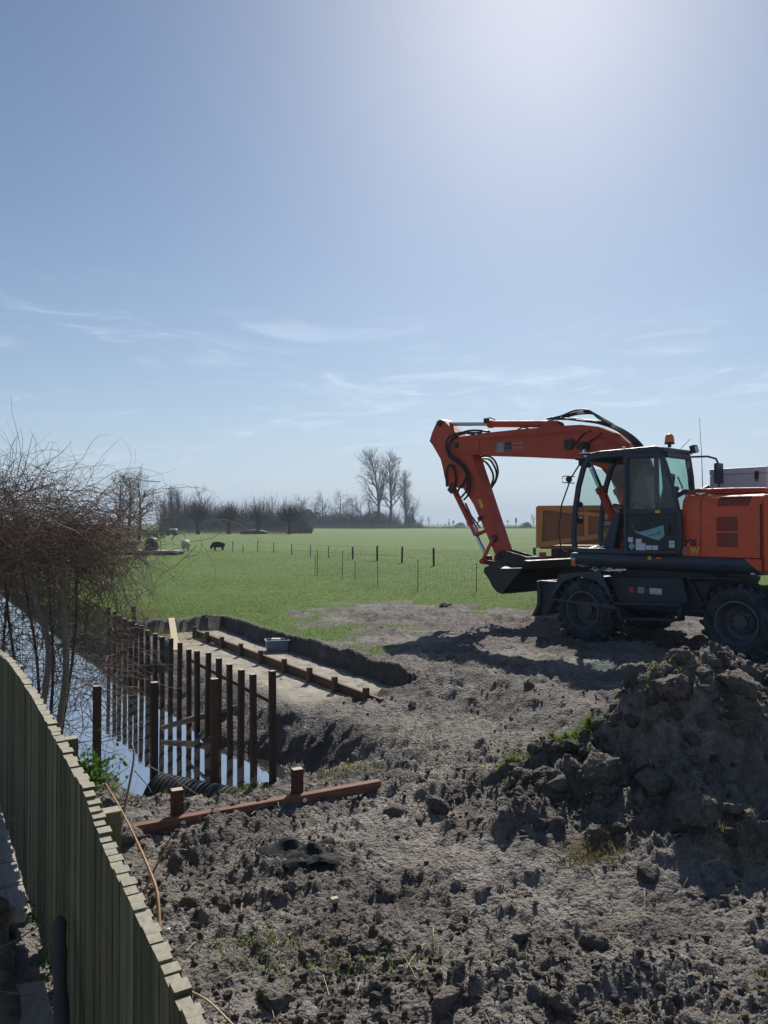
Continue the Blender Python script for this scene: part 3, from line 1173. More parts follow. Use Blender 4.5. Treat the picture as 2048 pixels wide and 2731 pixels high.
b.tube([(.70, 1.05, 2.0), (.52, 1.05, 2.14)], .02, 6)
b.build('lever', M['yellow_print'], cab)
b = MB()
b.tube([(1.60, .42, 2.08), (1.30, .42, 2.10), (1.24, .42, 2.06), (1.24, .42, 1.66)], .016, 6)
b.tube([(1.60, .42, 2.20), (1.28, .42, 2.22), (1.24, .42, 2.10)], .012, 6)
build_each(b, 'grab_rail', M['interior'], cab)
b = MB()
b.lathe([(.0, 0), (.05, 0), (.06, .02), (.045, .055), (0, .06)], (1.62, 1.10, 2.50), (-1, 0, 0), 10)
b.lathe([(.0, 0), (.06, 0), (.07, .02), (.05, .075), (0, .08)], (1.64, 1.10, 2.20), (-1, 0, 0), 10)
b.lathe([(.0, 0), (.05, 0), (.06, .02), (.045, .055), (0, .06)], (1.42, 1.10, 3.25), (-.5, 0, -1), 10)
build_each(b, 'cab_latch', M['interior'], cab, smooth=40)
b = MB()
for (x, y, z, a) in ((1.35, .8, 1.70, .3), (1.25, .95, 1.70, -.5), (1.42, 1.02, 1.69, .9), (1.15, .75, 1.72, -.2)):
    b.box((x, y, z), (.22, .06, .03), Matrix.Rotation(a, 3, 'Z') @ Matrix.Rotation(.25, 3, 'Y'))
build_each(b, 'pedal', M['alu'], cab, bevel=.005)


def pane(name, pts, mat, parent, th=.006):
    """flat pane through 3D points, with thickness"""
    P = [Vector(p) for p in pts]
    nn = (P[1] - P[0]).cross(P[2] - P[0]).normalized() * th
    n = len(P)
    q = MB()
    q.add(P + [p + nn for p in P], [tuple(range(n))[::-1], tuple(range(n, 2 * n))] + [(i, (i + 1) % n, n + (i + 1) % n, n + i) for i in range(n)])
    return q.build(name, mat, parent)


pane('side_window', [(x, .30, z) for x, z in [(1.60, 1.72), (1.62, 2.40), (1.45, 3.10), (1.30, 3.33), (-.10, 3.33), (-.14, 2.40), (-.14, 1.72)]], M['glass'], cab)
pane('rear_window', [(-.225, .34, 2.40), (-.225, 1.16, 2.40), (-.19, 1.16, 2.95), (-.155, 1.16, 3.27), (-.155, .34, 3.27), (-.19, .34, 2.95)][0:2] + [(-.16, 1.16, 3.27), (-.16, .34, 3.27)], M['glass'], cab)
pane('windscreen', [(1.695, .34, 2.36), (1.695, 1.155, 2.36), (1.50, 1.155, 3.18), (1.50, .34, 3.18)], M['glass'], cab)
b = MB()
b.tube([(-.235, .45, 2.44), (-.20, .85, 2.95)], .012, 5)
b.build('wiper', M['interior'], cab)
# open door folded flat against the cab's rear half
door = bpy.data.objects.new('cab_door', None)
COL.objects.link(door)
door.parent = EX
dp = [(.535, 1.62), (.555, 1.75), (.555, 3.20), (.53, 3.30), (.45, 3.345), (-.05, 3.345), (-.16, 3.30), (-.235, 3.20), (-.40, 2.68), (-.50, 2.25), (-.52, 1.97), (-.50, 1.74), (-.46, 1.65)]
upi = [(.475, 2.41), (.475, 3.24), (-.09, 3.24), (-.16, 3.20), (-.30, 2.72), (-.385, 2.41)]
loi = [(.47, 1.70), (.475, 2.29), (-.41, 2.29), (-.455, 2.0), (-.44, 1.72)]
b = MB()
di = inset(dp, -.055 if area(dp) > 0 else .055)
b.ring(dp, di, 1.265, 1.325)
b.prism([(.50, 2.31), (.50, 2.395), (-.40, 2.395), (-.43, 2.31)], 1.27, 1.32)
b.b2(.455, .475, 1.285, 1.315, 2.42, 3.26)
b.build('door_frame', M['navy'], door, bevel=.016, seg=3)
pane('door_window', [(x, 1.292, z) for x, z in [(.49, 2.40), (.49, 3.28), (-.12, 3.28), (-.20, 3.18), (-.34, 2.68), (-.40, 2.40)]], M['glass_dark'], door)
b = MB()
b.prism([(.49, 1.66), (.49, 2.31), (-.44, 2.31), (-.48, 1.98), (-.46, 1.68)], 1.28, 1.305)
b.build('lower_panel', M['interior'], door)
b = MB()
b.b2(-.135, -.045, 1.3255, 1.331, 2.325, 2.375)
b.build('warning_sticker', M['yellow_print'], door)
b = MB()
b.prism([(.41, 2.15), (.37, 2.06), (.33, 2.02), (.27, 2.005), (.20, 2.015), (.02, 2.06), (-.19, 2.125), (-.20, 1.94), (-.10, 1.865), (.12, 1.92), (.34, 2.0), (.37, 2.03)], 1.306, 1.312)
b.build('window_light_shape', M['sticker_light_teal'], door)  # pale light in the lower door window, painted on as a flat shape
b = MB()
b.tube([(.12, 1.3125, 1.925), (-.10, 1.3125, 1.985)], .006, 4)
b.tube([(-.115 + .022 * math.cos(a), 1.3125, 1.99 + .022 * math.sin(a)) for a in [i * .7 for i in range(10)]], .005, 4)
for k in range(4):
    b.tube([(.43 - k * .02, 1.3125, 2.13 - k * .03), (.395 - k * .02, 1.3125, 2.10 - k * .03)], .005, 4)
b.build('window_light_outline', M['interior'], door)
for (x0, z1, x1, z0) in ((.48, 1.91, .385, 1.825), (.33, 1.885, .22, 1.815), (.33, 1.81, .15, 1.69), (.14, 1.775, .03, 1.70), (.018, 1.775, -.08, 1.70), (-.28, 1.86, -.38, 1.822), (-.28, 1.80, -.38, 1.745)):
    b = MB()
    b.b2(x1, x0, 1.306, 1.310, z0, z1)
    b.build('paper_sticker', M['sticker'], door)
b = MB()
b.b2(-.38, -.28, 1.306, 1.310, 1.802, 1.82)
b.build('paper_sticker', M['sticker_light_teal'], door)
b = MB()
b.prism([(.475, 1.755), (.41, 1.82), (.345, 1.755), (.41, 1.685)], 1.306, 1.310)
b.build('diamond_sticker', M['sticker_light_teal'], door)
b = MB()
b.b2(-.30, -.24, 1.325, 1.35, 1.95, 2.12)
b.build('door_handle', M['interior'], door, bevel=.01)
# beacon, work lamp, mirrors, aerials, front cable
b = MB()
b.lathe([(0, 0), (.03, 0), (.03, .05), (.085, .055), (.085, .085), (0, .085)], (-.06, .86, 3.47), (0, 0, 1), 20)
be = b.build('beacon', M['interior'], EX, smooth=40)
b = MB()
b.lathe([(.078, .086), (.080, .12), (.070, .19), (.045, .225), (0, .235)], (-.06, .86, 3.47), (0, 0, 1), 20)
b.build('beacon_dome', M['amber'], be, smooth=50)
b = MB()
b.box((-.24, .34, 3.46), (.09, .15, .13), Matrix.Rotation(.25, 3, 'Y'))
b.tube([(-.17, .36, 3.40), (-.2, .36, 3.46)], .015, 6)
wlp = b.build('work_lamp', M['interior'], EX, bevel=.012)
b = MB()
b.box((-.290, .34, 3.452), (.008, .125, .105), Matrix.Rotation(.25, 3, 'Y'))
b.build('lens', M['lens'], wlp)
b = MB()
b.tube([(-.16, .28, 3.33), (-.34, .05, 3.34), (-.44, -.06, 3.30), (-.47, -.10, 3.20), (-.47, -.10, 2.62)], .020, 8)
b.b2(-.50, -.44, -.22, .02, 2.86, 3.22)
b.build('rear_mirror', M['navy'], EX, bevel=.008)
b = MB()
b.tube([(1.63, 1.22, 3.02), (1.78, 1.28, 3.04), (1.86, 1.29, 3.03), (1.86, 1.29, 2.92), (1.62, 1.25, 2.90)], .010, 6)
b.lathe([(0, 0), (.05, 0), (.062, .015), (.05, .05), (0, .055)], (1.72, 1.29, 2.97), (-.7, .6, .2), 14)
b.build('front_mirror', M['interior'], EX, smooth=40)
b = MB()
b.tube([(1.44, 1.22, 3.36), (1.66, 1.30, 3.0), (1.86, 1.32, 2.5), (1.93, 1.32, 2.0), (1.88, 1.30, 1.66), (1.76, 1.27, 1.60)], .014, 6)
b.build('handrail', M['hose'], EX)
b = MB()
b.b2(1.40, 1.62, .95, 1.24, 3.33, 3.37)
b.b2(1.44, 1.56, 1.05, 1.22, 3.22, 3.33)
b.build('front_work_lamp', M['interior'], EX, bevel=.012)
b = MB()
b.tube([(-.35, .25, 2.64), (-.33, .24, 3.3), (-.28, .22, 4.02)], [.008, .006, .003], 5)
b.build('aerial', M['hose'], EX)
b = MB()
b.tube([(-.10, .55, 3.46), (-.26, .52, 3.62)], [.006, .004], 5)
b.build('aerial', M['hose'], EX)
b = MB()
b.tube([(-.25, 1.0, 2.62), (-.30, .8, 2.70), (-.32, .55, 2.66), (-.36, .30, 2.72), (-.38, .12, 2.78)], .05, 8)
b.build('air_hose', M['hose'], EX, smooth=60)
# ---- boom
up = [(5.72, 4.02), (5.66, 4.12), (5.52, 4.175), (4.77, 4.20), (3.73, 4.19), (2.62, 4.16), (2.21, 4.14), (1.86, 4.075), (1.48, 3.91), (1.20, 3.70), (1.02, 3.50), (.80, 3.05), (.62, 2.4), (.52, 1.75)]
lo = [(.72, 1.62), (.95, 2.05), (1.23, 2.59), (1.48, 2.95), (1.74, 3.24), (2.26, 3.45), (3.73, 3.60), (4.96, 3.71), (5.43, 3.77), (5.66, 3.87)]
b = MB()
b.prism(up + lo, -.20, .20)
boom = b.build('boom', M['boom'], EX, bevel=.012)
b = MB()
for l in (-.206, .206):
    b.prism([(5.74, 3.99), (5.66, 4.10), (5.35, 4.10), (4.9, 4.05), (4.9, 3.80), (5.35, 3.80), (5.66, 3.88)], l - .012 * (l < 0), l + .012 * (l > 0))
build_each(b, 'tip_plate', M['boom'], boom)
b = MB()
b.lathe([(0, -.25), (.062, -.25), (.072, -.235), (.072, .235), (.062, .25), (0, .25)], (5.60, 0, 3.985), (0, 1, 0), 20)
b.build('boom_pin', M['iron'], boom)
b = MB()
for i in range(len(up) - 5):
    pass
b.tube([(5.3, .205, 4.07), (4.77, .205, 4.08), (3.73, .205, 4.06), (2.62, .205, 4.03), (2.2, .205, 4.0), (1.86, .205, 3.93), (1.45, .205, 3.74), (1.12, .205, 3.46)], .014, 6)
b.tube([(5.3, .205, 4.03), (4.77, .205, 4.04), (3.73, .205, 4.015), (2.62, .205, 3.985), (2.2, .205, 3.955), (1.86, .205, 3.88), (1.45, .205, 3.68)], .011, 6)
b.build('steel_pipe', M['boom'], boom)
b = MB()
b.prism([(2.56, 3.86), (2.36, 3.86), (2.34, 3.72), (2.42, 3.64), (2.56, 3.68)], .20, .26)
b.build('lamp_bracket', M['iron'], boom, bevel=.008)
b = MB()
b.lathe([(0, -.27), (.085, -.27), (.10, -.25), (.10, .25), (.085, .27), (0, .27)], (2.08, 0, 3.69), (0, 1, 0), 18)
build_each(b, 'cylinder_pin', M['iron'], boom, bevel=.006)
b = MB()
b.b2(4.18, 4.38, .2005, .2035, 3.735, 3.935)
plate = b.build('logo_plate', M['teal'], boom)
b = MB()
for i in range(6):
    for j in range(2):
        x, z = 4.365 - j * .10, 3.752 + i * .031
        b.prism([(x, z), (x - .04, z + .018), (x - .085, z), (x - .085, z + .009), (x - .04, z + .028), (x, z + .009)], .204, .2055)
build_each(b, 'tread_mark', M['black_print'], plate)
b = MB()
b.b2(3.975, 4.165, .2005, .2035, 3.735, 3.935)
b.build('logo_plate', M['black_print'], boom)
text('RM', 4.15, .2045, 3.80, .105, M['red_print'], boom, .002)
b = MB()
b.b2(3.985, 4.155, .2036, .205, 3.757, 3.767)
b.build('logo_line', M['grey_print'], boom)
text('Loon- en', 3.945, .2035, 3.875, .072, M['pale_print'], boom)
text('Grondwerk', 3.945, .2035, 3.785, .072, M['pale_print'], boom)
b = MB()
b.b2(3.64, 3.93, .201, .2035, 3.755, 3.760)
b.build('logo_line', M['pale_print'], boom)


def cylinder(name, p0, p1, split, rb, rr, parent, barrel_first):
    """hydraulic ram between two pins"""
    p0, p1 = Vector(p0), Vector(p1)
    mid = p0.lerp(p1, split)
    a, c = (p0, p1) if barrel_first else (p1, p0)
    q = MB()
    d = (mid - a).normalized()
    dr = d
    q.tube([a, a + d * .06, a + d * .07, mid - d * .10, mid - d * .095, mid], [rb * .8, rb * .85, rb, rb, rb * 1.22, rb * 1.22], 16)
    q.lathe([(0, -rb * 1.3), (rb * 1.05, -rb * 1.3), (rb * 1.05, rb * 1.3), (0, rb * 1.3)], a, (0, 1, 0), 14)
    o = q.build(name, M['boom'], parent, smooth=40)
    q = MB()
    q.tube([mid, c - d * rb], rr, 14)
    q.build('piston_rod', M['chrome'], o, smooth=40)
    q = MB()
    q.lathe([(0, -rb * 1.1), (rb * .95, -rb * 1.1), (rb * .95, rb * 1.1), (0, rb * 1.1)], c, (0, 1, 0), 14)
    q.build('rod_eye', M['iron'], o, smooth=40)
    return o


cylinder('arm_cylinder', (3.05, 0, 4.25), (6.20, 0, 4.555), .55, .075, .045, EX, True)
b = MB()
b.prism([(3.35, 4.17), (2.75, 4.15), (2.85, 4.28), (3.0, 4.33), (3.12, 4.30)], -.11, -.08)
b.prism([(3.35, 4.17), (2.75, 4.15), (2.85, 4.28), (3.0, 4.33), (3.12, 4.30)], .08, .11)
build_each(b, 'cylinder_bracket', M['boom'], boom, bevel=.006)
for l in (.31, -.31):
    cylinder('boom_cylinder', (1.15, l, 1.72), (2.08, l, 3.69), .57, .085, .052, EX, True)
# ---- arm
ap = [(6.30, 4.62), (6.20, 4.66), (6.08, 4.62), (5.69, 4.29), (5.38, 3.99), (5.16, 3.72), (4.24, 1.56), (4.30, 1.46), (4.42, 1.42), (4.50, 1.48), (4.70, 1.85), (5.12, 2.58), (5.44, 2.96), (5.86, 3.02),
      (6.04, 3.22), (6.11, 3.48), (6.18, 3.69), (6.46, 4.06), (6.56, 4.16), (6.46, 4.38)]
b = MB()
b.prism(ap, -.16, .16)
arm = b.build('arm', M['boom'], EX, bevel=.012)
b = MB()
b.lathe([(0, -.20), (.07, -.20), (.08, -.18), (.08, .18), (.07, .20), (0, .20)], (6.20, 0, 4.56), (0, 1, 0), 16)
b.lathe([(0, -.21), (.075, -.21), (.085, -.19), (.085, .19), (.075, .21), (0, .21)], (4.49, 0, 1.81), (0, 1, 0), 16)
build_each(b, 'arm_pin', M['iron'], arm, bevel=.005)
b = MB()
b.prism([(4.98, 2.69), (4.90, 2.71), (4.81, 2.51), (4.89, 2.49)], .160, .1635)
b.build('sticker', M['yellow_print'], arm)
cylinder('bucket_cylinder', (5.98, 0, 3.10), (4.83, 0, 1.36), .56, .070, .042, EX, True)
b = MB()
for l in (-.09, .09):
    b.prism([(5.62, 2.62), (5.18, 1.88), (5.15, 1.90), (5.58, 2.64)], l - .012, l + .012)
b.prism([(5.18, 1.86), (4.80, 2.0), (4.80, 2.03), (5.19, 1.90)], -.1, .1)
build_each(b, 'cylinder_guard', M['boom'], EX)
b = MB()
for l in (-.205, .205):
    b.prism([(4.53, 1.84), (4.46, 1.80), (4.80, 1.24), (4.86, 1.30)], l - .015, l + .015)
b.lathe([(0, -.24), (.06, -.24), (.06, .24), (0, .24)], (4.82, 0, 1.29), (0, 1, 0), 14)
build_each(b, 'bucket_link', M['boom'], EX, bevel=.006)
b = MB()
for l in (-.13, .13):
    b.prism([(4.86, 1.33), (4.82, 1.23), (4.45, 1.18), (4.35, 1.22), (4.38, 1.30)], l - .02, l + .02)
build_each(b, 'bucket_link', M['iron'], EX, bevel=.006)
# hoses
hs = [[(5.1, .14, 4.2), (5.45, .24, 4.26), (5.80, .27, 4.18), (5.88, .27, 3.95), (5.76, .26, 3.70), (5.45, .24, 3.52), (5.22, .22, 3.28), (5.18, .22, 3.0), (5.26, .20, 2.80), (5.40, .18, 2.70)],
      [(4.9, .12, 4.22), (5.4, .20, 4.24), (5.74, .24, 4.12), (5.82, .25, 3.90), (5.70, .25, 3.68), (5.40, .24, 3.46), (5.26, .21, 3.20), (5.30, .20, 2.92), (5.48, .18, 2.76)],
      [(4.7, .08, 4.23), (5.2, .12, 4.30), (5.6, .16, 4.24), (5.83, .24, 4.02), (5.78, .25, 3.80), (5.48, .24, 3.58), (5.30, .2, 3.4), (5.36, .19, 3.15), (5.56, .18, 2.95), (5.62, .18, 2.80)],
      [(5.95, .18, 3.02), (5.95, .20, 3.35), (5.86, .21, 3.52), (5.74, .21, 3.50), (5.66, .20, 3.34), (5.66, .19, 3.10), (5.72, .18, 2.95)],
      [(5.30, .0, 3.66), (5.05, -.24, 3.72), (4.86, -.28, 3.60), (4.76, -.28, 3.36), (4.80, -.24, 3.12), (4.90, -.2, 3.0)],
      [(5.28, .0, 3.62), (5.08, -.28, 3.66), (4.92, -.32, 3.50), (4.82, -.30, 3.28), (4.86, -.26, 3.08), (4.92, -.2, 2.94)],
      [(5.26, .0, 3.58), (5.12, -.22, 3.60), (4.98, -.30, 3.40), (4.90, -.28, 3.2), (4.92, -.2, 2.98)]]


def smooth_path(p, n=6):
    P = [Vector(q) for q in p]
    P = [P[0] * 2 - P[1]] + P + [P[-1] * 2 - P[-2]]
    out = []
    for i in range(1, len(P) - 2):
        for k in range(n):
            t = k / n
            a, b_, c, d = P[i - 1], P[i], P[i + 1], P[i + 2]
            out.append(.5 * ((2 * b_) + (c - a) * t + (2 * a - 5 * b_ + 4 * c - d) * t * t + (3 * b_ - a - 3 * c + d) * t ** 3))
    out.append(P[-2])
    return out


for h in hs:
    b = MB()
    b.tube(smooth_path(h, 5), .024, 8)
    b.build('hydraulic_hose', M['hose'], EX, smooth=60)
b = MB()
for k, (l, dz) in enumerate(((-.14, .03), (-.05, .05), (.04, .035), (.13, .02))):
    b.tube(smooth_path([(3.1, l * .7, 4.34 + dz), (2.7, l, 4.30 + dz), (2.2, l, 4.20 + dz), (1.84, l, 4.12 + dz), (1.46, l, 3.965 + dz), (1.15, l, 3.74 + dz), (.95, l, 3.48 + dz), (.75, l, 3.05)], 4), .022, 7)
b.build('hydraulic_hose', M['hose'], EX, smooth=60)
for l, k in ((-.08, 0), (.0, 1), (.09, 2)):
    b = MB()
    b.tube(smooth_path([(3.05, l, 4.36), (2.75, l, 4.38), (2.40, l, 4.405 + .025 * k), (2.08, l, 4.37 + .025 * k), (1.85, l, 4.24), (1.62, l, 4.10), (1.5, l, 4.0)], 5), .020, 7)
    b.build('hydraulic_hose', M['hose'], EX, smooth=60)
for p in ([(1.95, .205, 4.0), (2.15, .21, 3.92), (2.28, .24, 3.78), (2.42, .25, 3.70)], [(1.7, .205, 3.93), (1.78, .21, 3.86), (1.95, .24, 3.78), (2.0, .26, 3.72)],
          [(4.6, .0, 4.50), (4.75, .0, 4.56), (4.86, .0, 4.53), (4.90, .03, 4.48)], [(3.9, .08, 4.20), (3.75, .08, 4.24), (3.6, .08, 4.20)],
          [(5.5, .17, 2.62), (5.30, .19, 2.40), (5.02, .19, 2.10), (4.95, .18, 2.2), (4.80, .18, 2.32)], [(5.55, .17, 2.70), (5.2, .18, 2.36), (4.9, .18, 2.05)]):
    b = MB()
    b.tube(smooth_path(p, 4), .015, 6)
    b.build('hydraulic_hose', M['hose'], EX, smooth=60)
b = MB()
b.box((4.80, .07, 4.49), (.14, .06, .12))
b.box((5.80, .17, 2.98), (.22, .05, .16), Matrix.Rotation(.9, 3, 'Y'))
b.box((4.92, .17, 2.26), (.10, .05, .10), Matrix.Rotation(.5, 3, 'Y'))
build_each(b, 'valve_block', M['iron'], EX, bevel=.01)
# ---- bucket and quick coupler
b = MB()
for l in (-.15, .15):
    b.prism([(4.44, 1.46), (4.34, 1.56), (4.20, 1.56), (3.60, 1.44), (3.52, 1.40), (3.56, 1.26), (4.05, 1.18), (4.42, 1.24)], l - .03 * (l < 0), l + .03 * (l > 0))
b.lathe([(0, -.24), (.065, -.24), (.065, .24), (0, .24)], (4.36, 0, 1.42), (0, 1, 0), 14)
b.lathe([(0, -.24), (.06, -.24), (.06, .24), (0, .24)], (3.58, 0, 1.38), (0, 1, 0), 14)
b.b2(3.66, 4.15, -.15, .15, 1.28, 1.36)
b.build('quick_coupler', M['iron'], EX, bevel=.01)
HW = .82
outer = [(3.05, 1.37), (3.20, 1.235), (3.73, 1.20), (4.02, 1.27), (4.20, 1.20), (4.22, 1.10), (4.09, .98), (3.97, .80), (3.85, .70), (3.72, .665)]
innr = [(3.07, 1.33), (3.22, 1.20), (3.74, 1.165), (4.0, 1.23), (4.16, 1.17), (4.17, 1.11), (4.05, .99), (3.93, .82), (3.83, .73), (3.74, .695)]
b = MB()
n = len(outer)
b.add([(x, l, z) for l in (-HW, HW) for x, z in outer + innr],
      [f for i in range(n - 1) for f in ((i, 2 * n + i, 2 * n + i + 1, i + 1), (n + i, n + i + 1, 3 * n + i + 1, 3 * n + i))] +
      [(0, n, 3 * n, 2 * n), (n - 1, 3 * n - 1, 4 * n - 1, 2 * n - 1)])
b.prism(outer, HW, HW + .025)
b.prism(outer, -HW - .025, -HW)
b.prism([(3.74, .69), (3.72, .662), (3.46, .70), (3.46, .715)], -HW - .025, HW + .025)
b.prism([(3.02, 1.385), (3.12, 1.40), (3.16, 1.36), (3.06, 1.34)], -HW - .03, HW + .03)
bucket = b.build('bucket', M['iron'], EX, bevel=.006)
b = MB()
for l in (-.19, .19):
    b.prism([(4.45, 1.22), (4.44, 1.36), (4.32, 1.46), (4.24, 1.40), (3.7, 1.36), (3.5, 1.40), (3.44, 1.22)], l - .018, l + .018)
build_each(b, 'bucket_ear', M['iron'], bucket, bevel=.006)
# small signs on the side box
b = MB()
b.b2(.49, .59, 1.1, 1.106, .93, 1.02)
b.build('sticker', M['red_print'], EX)
b = MB()
b.b2(.30, .42, 1.1, 1.106, .93, 1.035)
pl = b.build('logo_plate', M['teal'], EX)
b = MB()
for i in range(3):
    b.b2(.32 + i * .035, .33 + i * .035, 1.1065, 1.108, .935, 1.03)
build_each(b, 'tread_mark', M['black_print'], pl)
text('RM', .292, 1.101, .965, .06, M['red_print'], EX)
b = MB()
b.b2(-.03, .19, 1.1, 1.106, .93, 1.03)
b.build('white_plate', M['sticker'], EX)
text('Loon- en', .18, 1.1065, .985, .040, M['black_print'], EX)
text('Grondwerk', .18, 1.1065, .942, .040, M['black_print'], EX)


# ---- loose things on the machine
def ex_world(x, l, z):
    return EX.matrix_basis @ Vector((x, l, z))


EXM = Matrix.Translation((5.56, 13.93, 0)) @ Matrix.Rotation(math.atan2(.75, -.66), 4, 'Z')


def on_ex(o, x, l, z):
    p = EXM @ Vector((x, l, z))
    o.location = p
    o.rotation_euler = (0, 0, math.atan2(.75, -.66))


t = thing('tool_chest', 'long grey sheet metal tool chest on top of the excavator behind the cab', 'tool chest')
on_ex(t, -.70, -.62, 2.66)
b = MB()
b.b2(-.50, .50, -.30, .30, .10, .36)
b.build('body', M['toolbox'], t, bevel=.012)
b = MB()
b.b2(-.505, .505, -.305, .305, .365, .475)
b.build('lid', M['toolbox'], t, bevel=.012)
for x in (-.34, .34):
    b = MB()
    b.b2(x - .035, x + .035, .306, .318, .26, .40)
    b.b2(x - .015, x + .015, .318, .33, .22, .36)
    build_each(b, 'latch', M['iron'], t, bevel=.004)
b = MB()
b.b2(-.46, -.38, -.25, .25, .0, .10)
b.b2(.38, .46, -.25, .25, .0, .10)
build_each(b, 'foot', M['iron'], t)
t = thing('chain', 'bright chain and shackles lying on the front mudguard of the excavator', 'chain')
on_ex(t, 1.0, 1.12, 1.29)
b = MB()
for i in range(9):
    x = .32 - i * .075
    a = (i % 2) * math.pi / 2
    c = Vector((x, .04 * math.sin(i * 1.7), .015 + .01 * (i % 2)))
    pts = [c + Matrix.Rotation(a * .8 + .3 * math.sin(i), 3, 'X') @ Matrix.Rotation(.5 * math.sin(i * 2.1), 3, 'Z') @ Vector((.055 * math.cos(q), .03 * math.sin(q), 0)) for q in [k * math.pi / 5 for k in range(11)]]
    b.tube(pts, .010, 5, cap=False)
b.build('links', M['alu'], t)
b = MB()
b.prism([(-.02, .0), (-.42, .035), (-.43, .06), (-.02, .02)], .03, .10)
b.build('hook', M['alu'], t)

# ------------------------------------------------------------------ piles, wale, beam and other works at the ditch
def post(name, x, y, z0, z1, w, mat, label, cat, group, lean=(0, 0), rz=None, cap=True):
    rz = math.atan2(-.53, .85) * -1 if rz is None else rz
    b = MB()
    b.v = []
    h = w / 2
    H = z1 - z0
    vs = [(-h, -h, 0), (h, -h, 0), (h, h, 0), (-h, h, 0)]
    tp = [(p[0] + lean[0] * H, p[1] + lean[1] * H, H) for p in vs]
    b.add(vs + tp, [(0, 1, 5, 4), (1, 2, 6, 5), (2, 3, 7, 6), (3, 0, 4, 7), (0, 3, 2, 1)])
    b.mi = 1 if cap else 0
    b.add(tp, [(0, 1, 2, 3)])
    b.mi = 0
    o = b.build(name, [mat, M['endgrain']], None)
    o.location = (x, y, z0)
    o.rotation_euler = (0, 0, rz)
    return tag(o, label, cat, group)


RZ = math.atan2(.85, -.53)
pile_xy = [(-1.24, 8.64, .50), (-1.53, 9.10, .37), (-1.76, 9.46, .36), (-1.94, 9.76, .37), (-2.18, 10.13, .38), (-2.41, 10.50, .39), (-2.62, 10.85, .36), (-2.82, 11.17, .33),
           (-3.08, 11.58, .36), (-3.31, 11.94, .37), (-3.53, 12.31, .34), (-3.75, 12.65, .34), (-3.98, 13.02, .35), (-4.19, 13.36, .38), (-4.44, 13.76, .35),
           (-4.64, 14.08, .38), (-4.84, 14.41, .38), (-5.05, 14.73, .40), (-5.29, 15.13, .43), (-5.53, 15.51, .47)]
for i, (x, y, zt) in enumerate(pile_xy):
    post('pile', x, y, -1.35, zt, 0.064, M['pile'],
         'dark square hardwood pile, %s from the near end of the row along the ditch' % (ORD[i] if i else 'first'), 'pile',
         'row of piles along the ditch edge', (random.uniform(-.012, .012), random.uniform(-.012, .012)), RZ + random.uniform(-.1, .1))
post('pile', -5.38, 16.55, -.9, .38, .072, M['pile'], 'lone dark pile on the bank behind the far end of the row', 'pile', None, (0, 0), RZ)
post('pile', -2.50, 8.40, -1.45, .42, .072, M['pile'], 'thick dark pile standing in the water left of the ribbed pipe', 'pile', 'piles standing in the water by the dam', (.004, 0), RZ)
post('pile', -1.83, 8.36, -1.45, .47, .074, M['pile_red'], 'thick reddish brown pile standing in the water right of the ribbed pipe', 'pile', 'piles standing in the water by the dam', (0, .006), RZ)
post('pile', -3.02, 8.12, -1.2, .44, .074, M['pile_red'], 'thick brown pile beside the ivy at the left bank of the ditch', 'pile', 'piles standing in the water by the dam', (0, 0), RZ)


def bar(name, p0, p1, w, h, mat, parent=None):
    """square bar between two points, built about its own middle along x"""
    p0, p1 = Vector(p0), Vector(p1)
    d = p1 - p0
    b = MB()
    b.b2(-d.length / 2, d.length / 2, -w / 2, w / 2, -h / 2, h / 2)
    o = b.build(name, mat, parent, bevel=.004)
    o.matrix_basis = Matrix.Translation((p0 + p1) / 2) @ d.to_track_quat('X', 'Z').to_matrix().to_4x4()
    return o


# wale with its stub posts on the sand floor of the cut
wt = thing('wale_frame', 'long brown wooden wale with nine stub posts on the sandy floor of the cut', 'wale', (-2.1, 13.4, -.29))
off = Vector((-2.1, 13.4, -.29))
wp = [(-4.04, 16.41), (-3.60, 15.70), (-3.15, 14.98), (-2.63, 14.16), (-2.14, 13.38), (-1.62, 12.55), (-1.14, 11.79), (-.71, 11.10), (-.24, 10.36)]
w0 = Vector((wp[0][0], wp[0][1], -.20)) - off + Vector((-.06, .10, 0))
w1 = Vector((wp[-1][0], wp[-1][1], -.20)) - off + Vector((.16, -.26, -.02))
side = Vector((.85, .53, 0)) * .068
bar('wale', w0 + side, w1 + side, .055, .13, M['wale'], wt)
for (x, y) in wp:
    b = MB()
    b.b2(-.036, .036, -.036, .036, -.10, .235)
    o = b.build('stub_post', M['wale'], wt, bevel=.004)
    o.location = Vector((x, y, -.29)) - off
    o.rotation_euler = (random.uniform(-.03, .03), random.uniform(-.03, .03), RZ)

# beam on the mud in front
bmt = thing('timber_beam', 'red brown timber beam with two bolted short posts lying on the mud', 'beam', (-1.0, 6.55, -.25))
off = Vector((-1.0, 6.55, -.25))
A, B_ = Vector((-1.97, 6.06, -.255)) - off, Vector((-.04, 7.03, -.225)) - off
bar('beam', A, B_, .075, .085, M['beam'], bmt)
d = (B_ - A).normalized()
nrm = Vector((-d.y, d.x, 0))
for t_, ht in ((.165, .235), (.645, .24)):
    p = A.lerp(B_, t_) + nrm * .075
    b = MB()
    b.b2(-.045, .045, -.036, .036, -.30, ht)
    b.mi = 1
    b.b2(-.045, .045, -.036, .036, ht + .0005, ht + .004)
    o = b.build('short_post', [M['pile_red'], M['endgrain']], bmt)
    o.location = p
    o.rotation_euler = (0, 0, math.atan2(d.y, d.x))
    b = MB()
    b.lathe([(0, 0), (.022, 0), (.022, .012), (0, .014)], (0, 0, 0), (0, -1, 0), 8)
    o = b.build('bolt_head', M['alu'], bmt)
    o.location = A.lerp(B_, t_ + .012) - nrm * .0385
    o.rotation_euler = (0, 0, math.atan2(d.y, d.x))
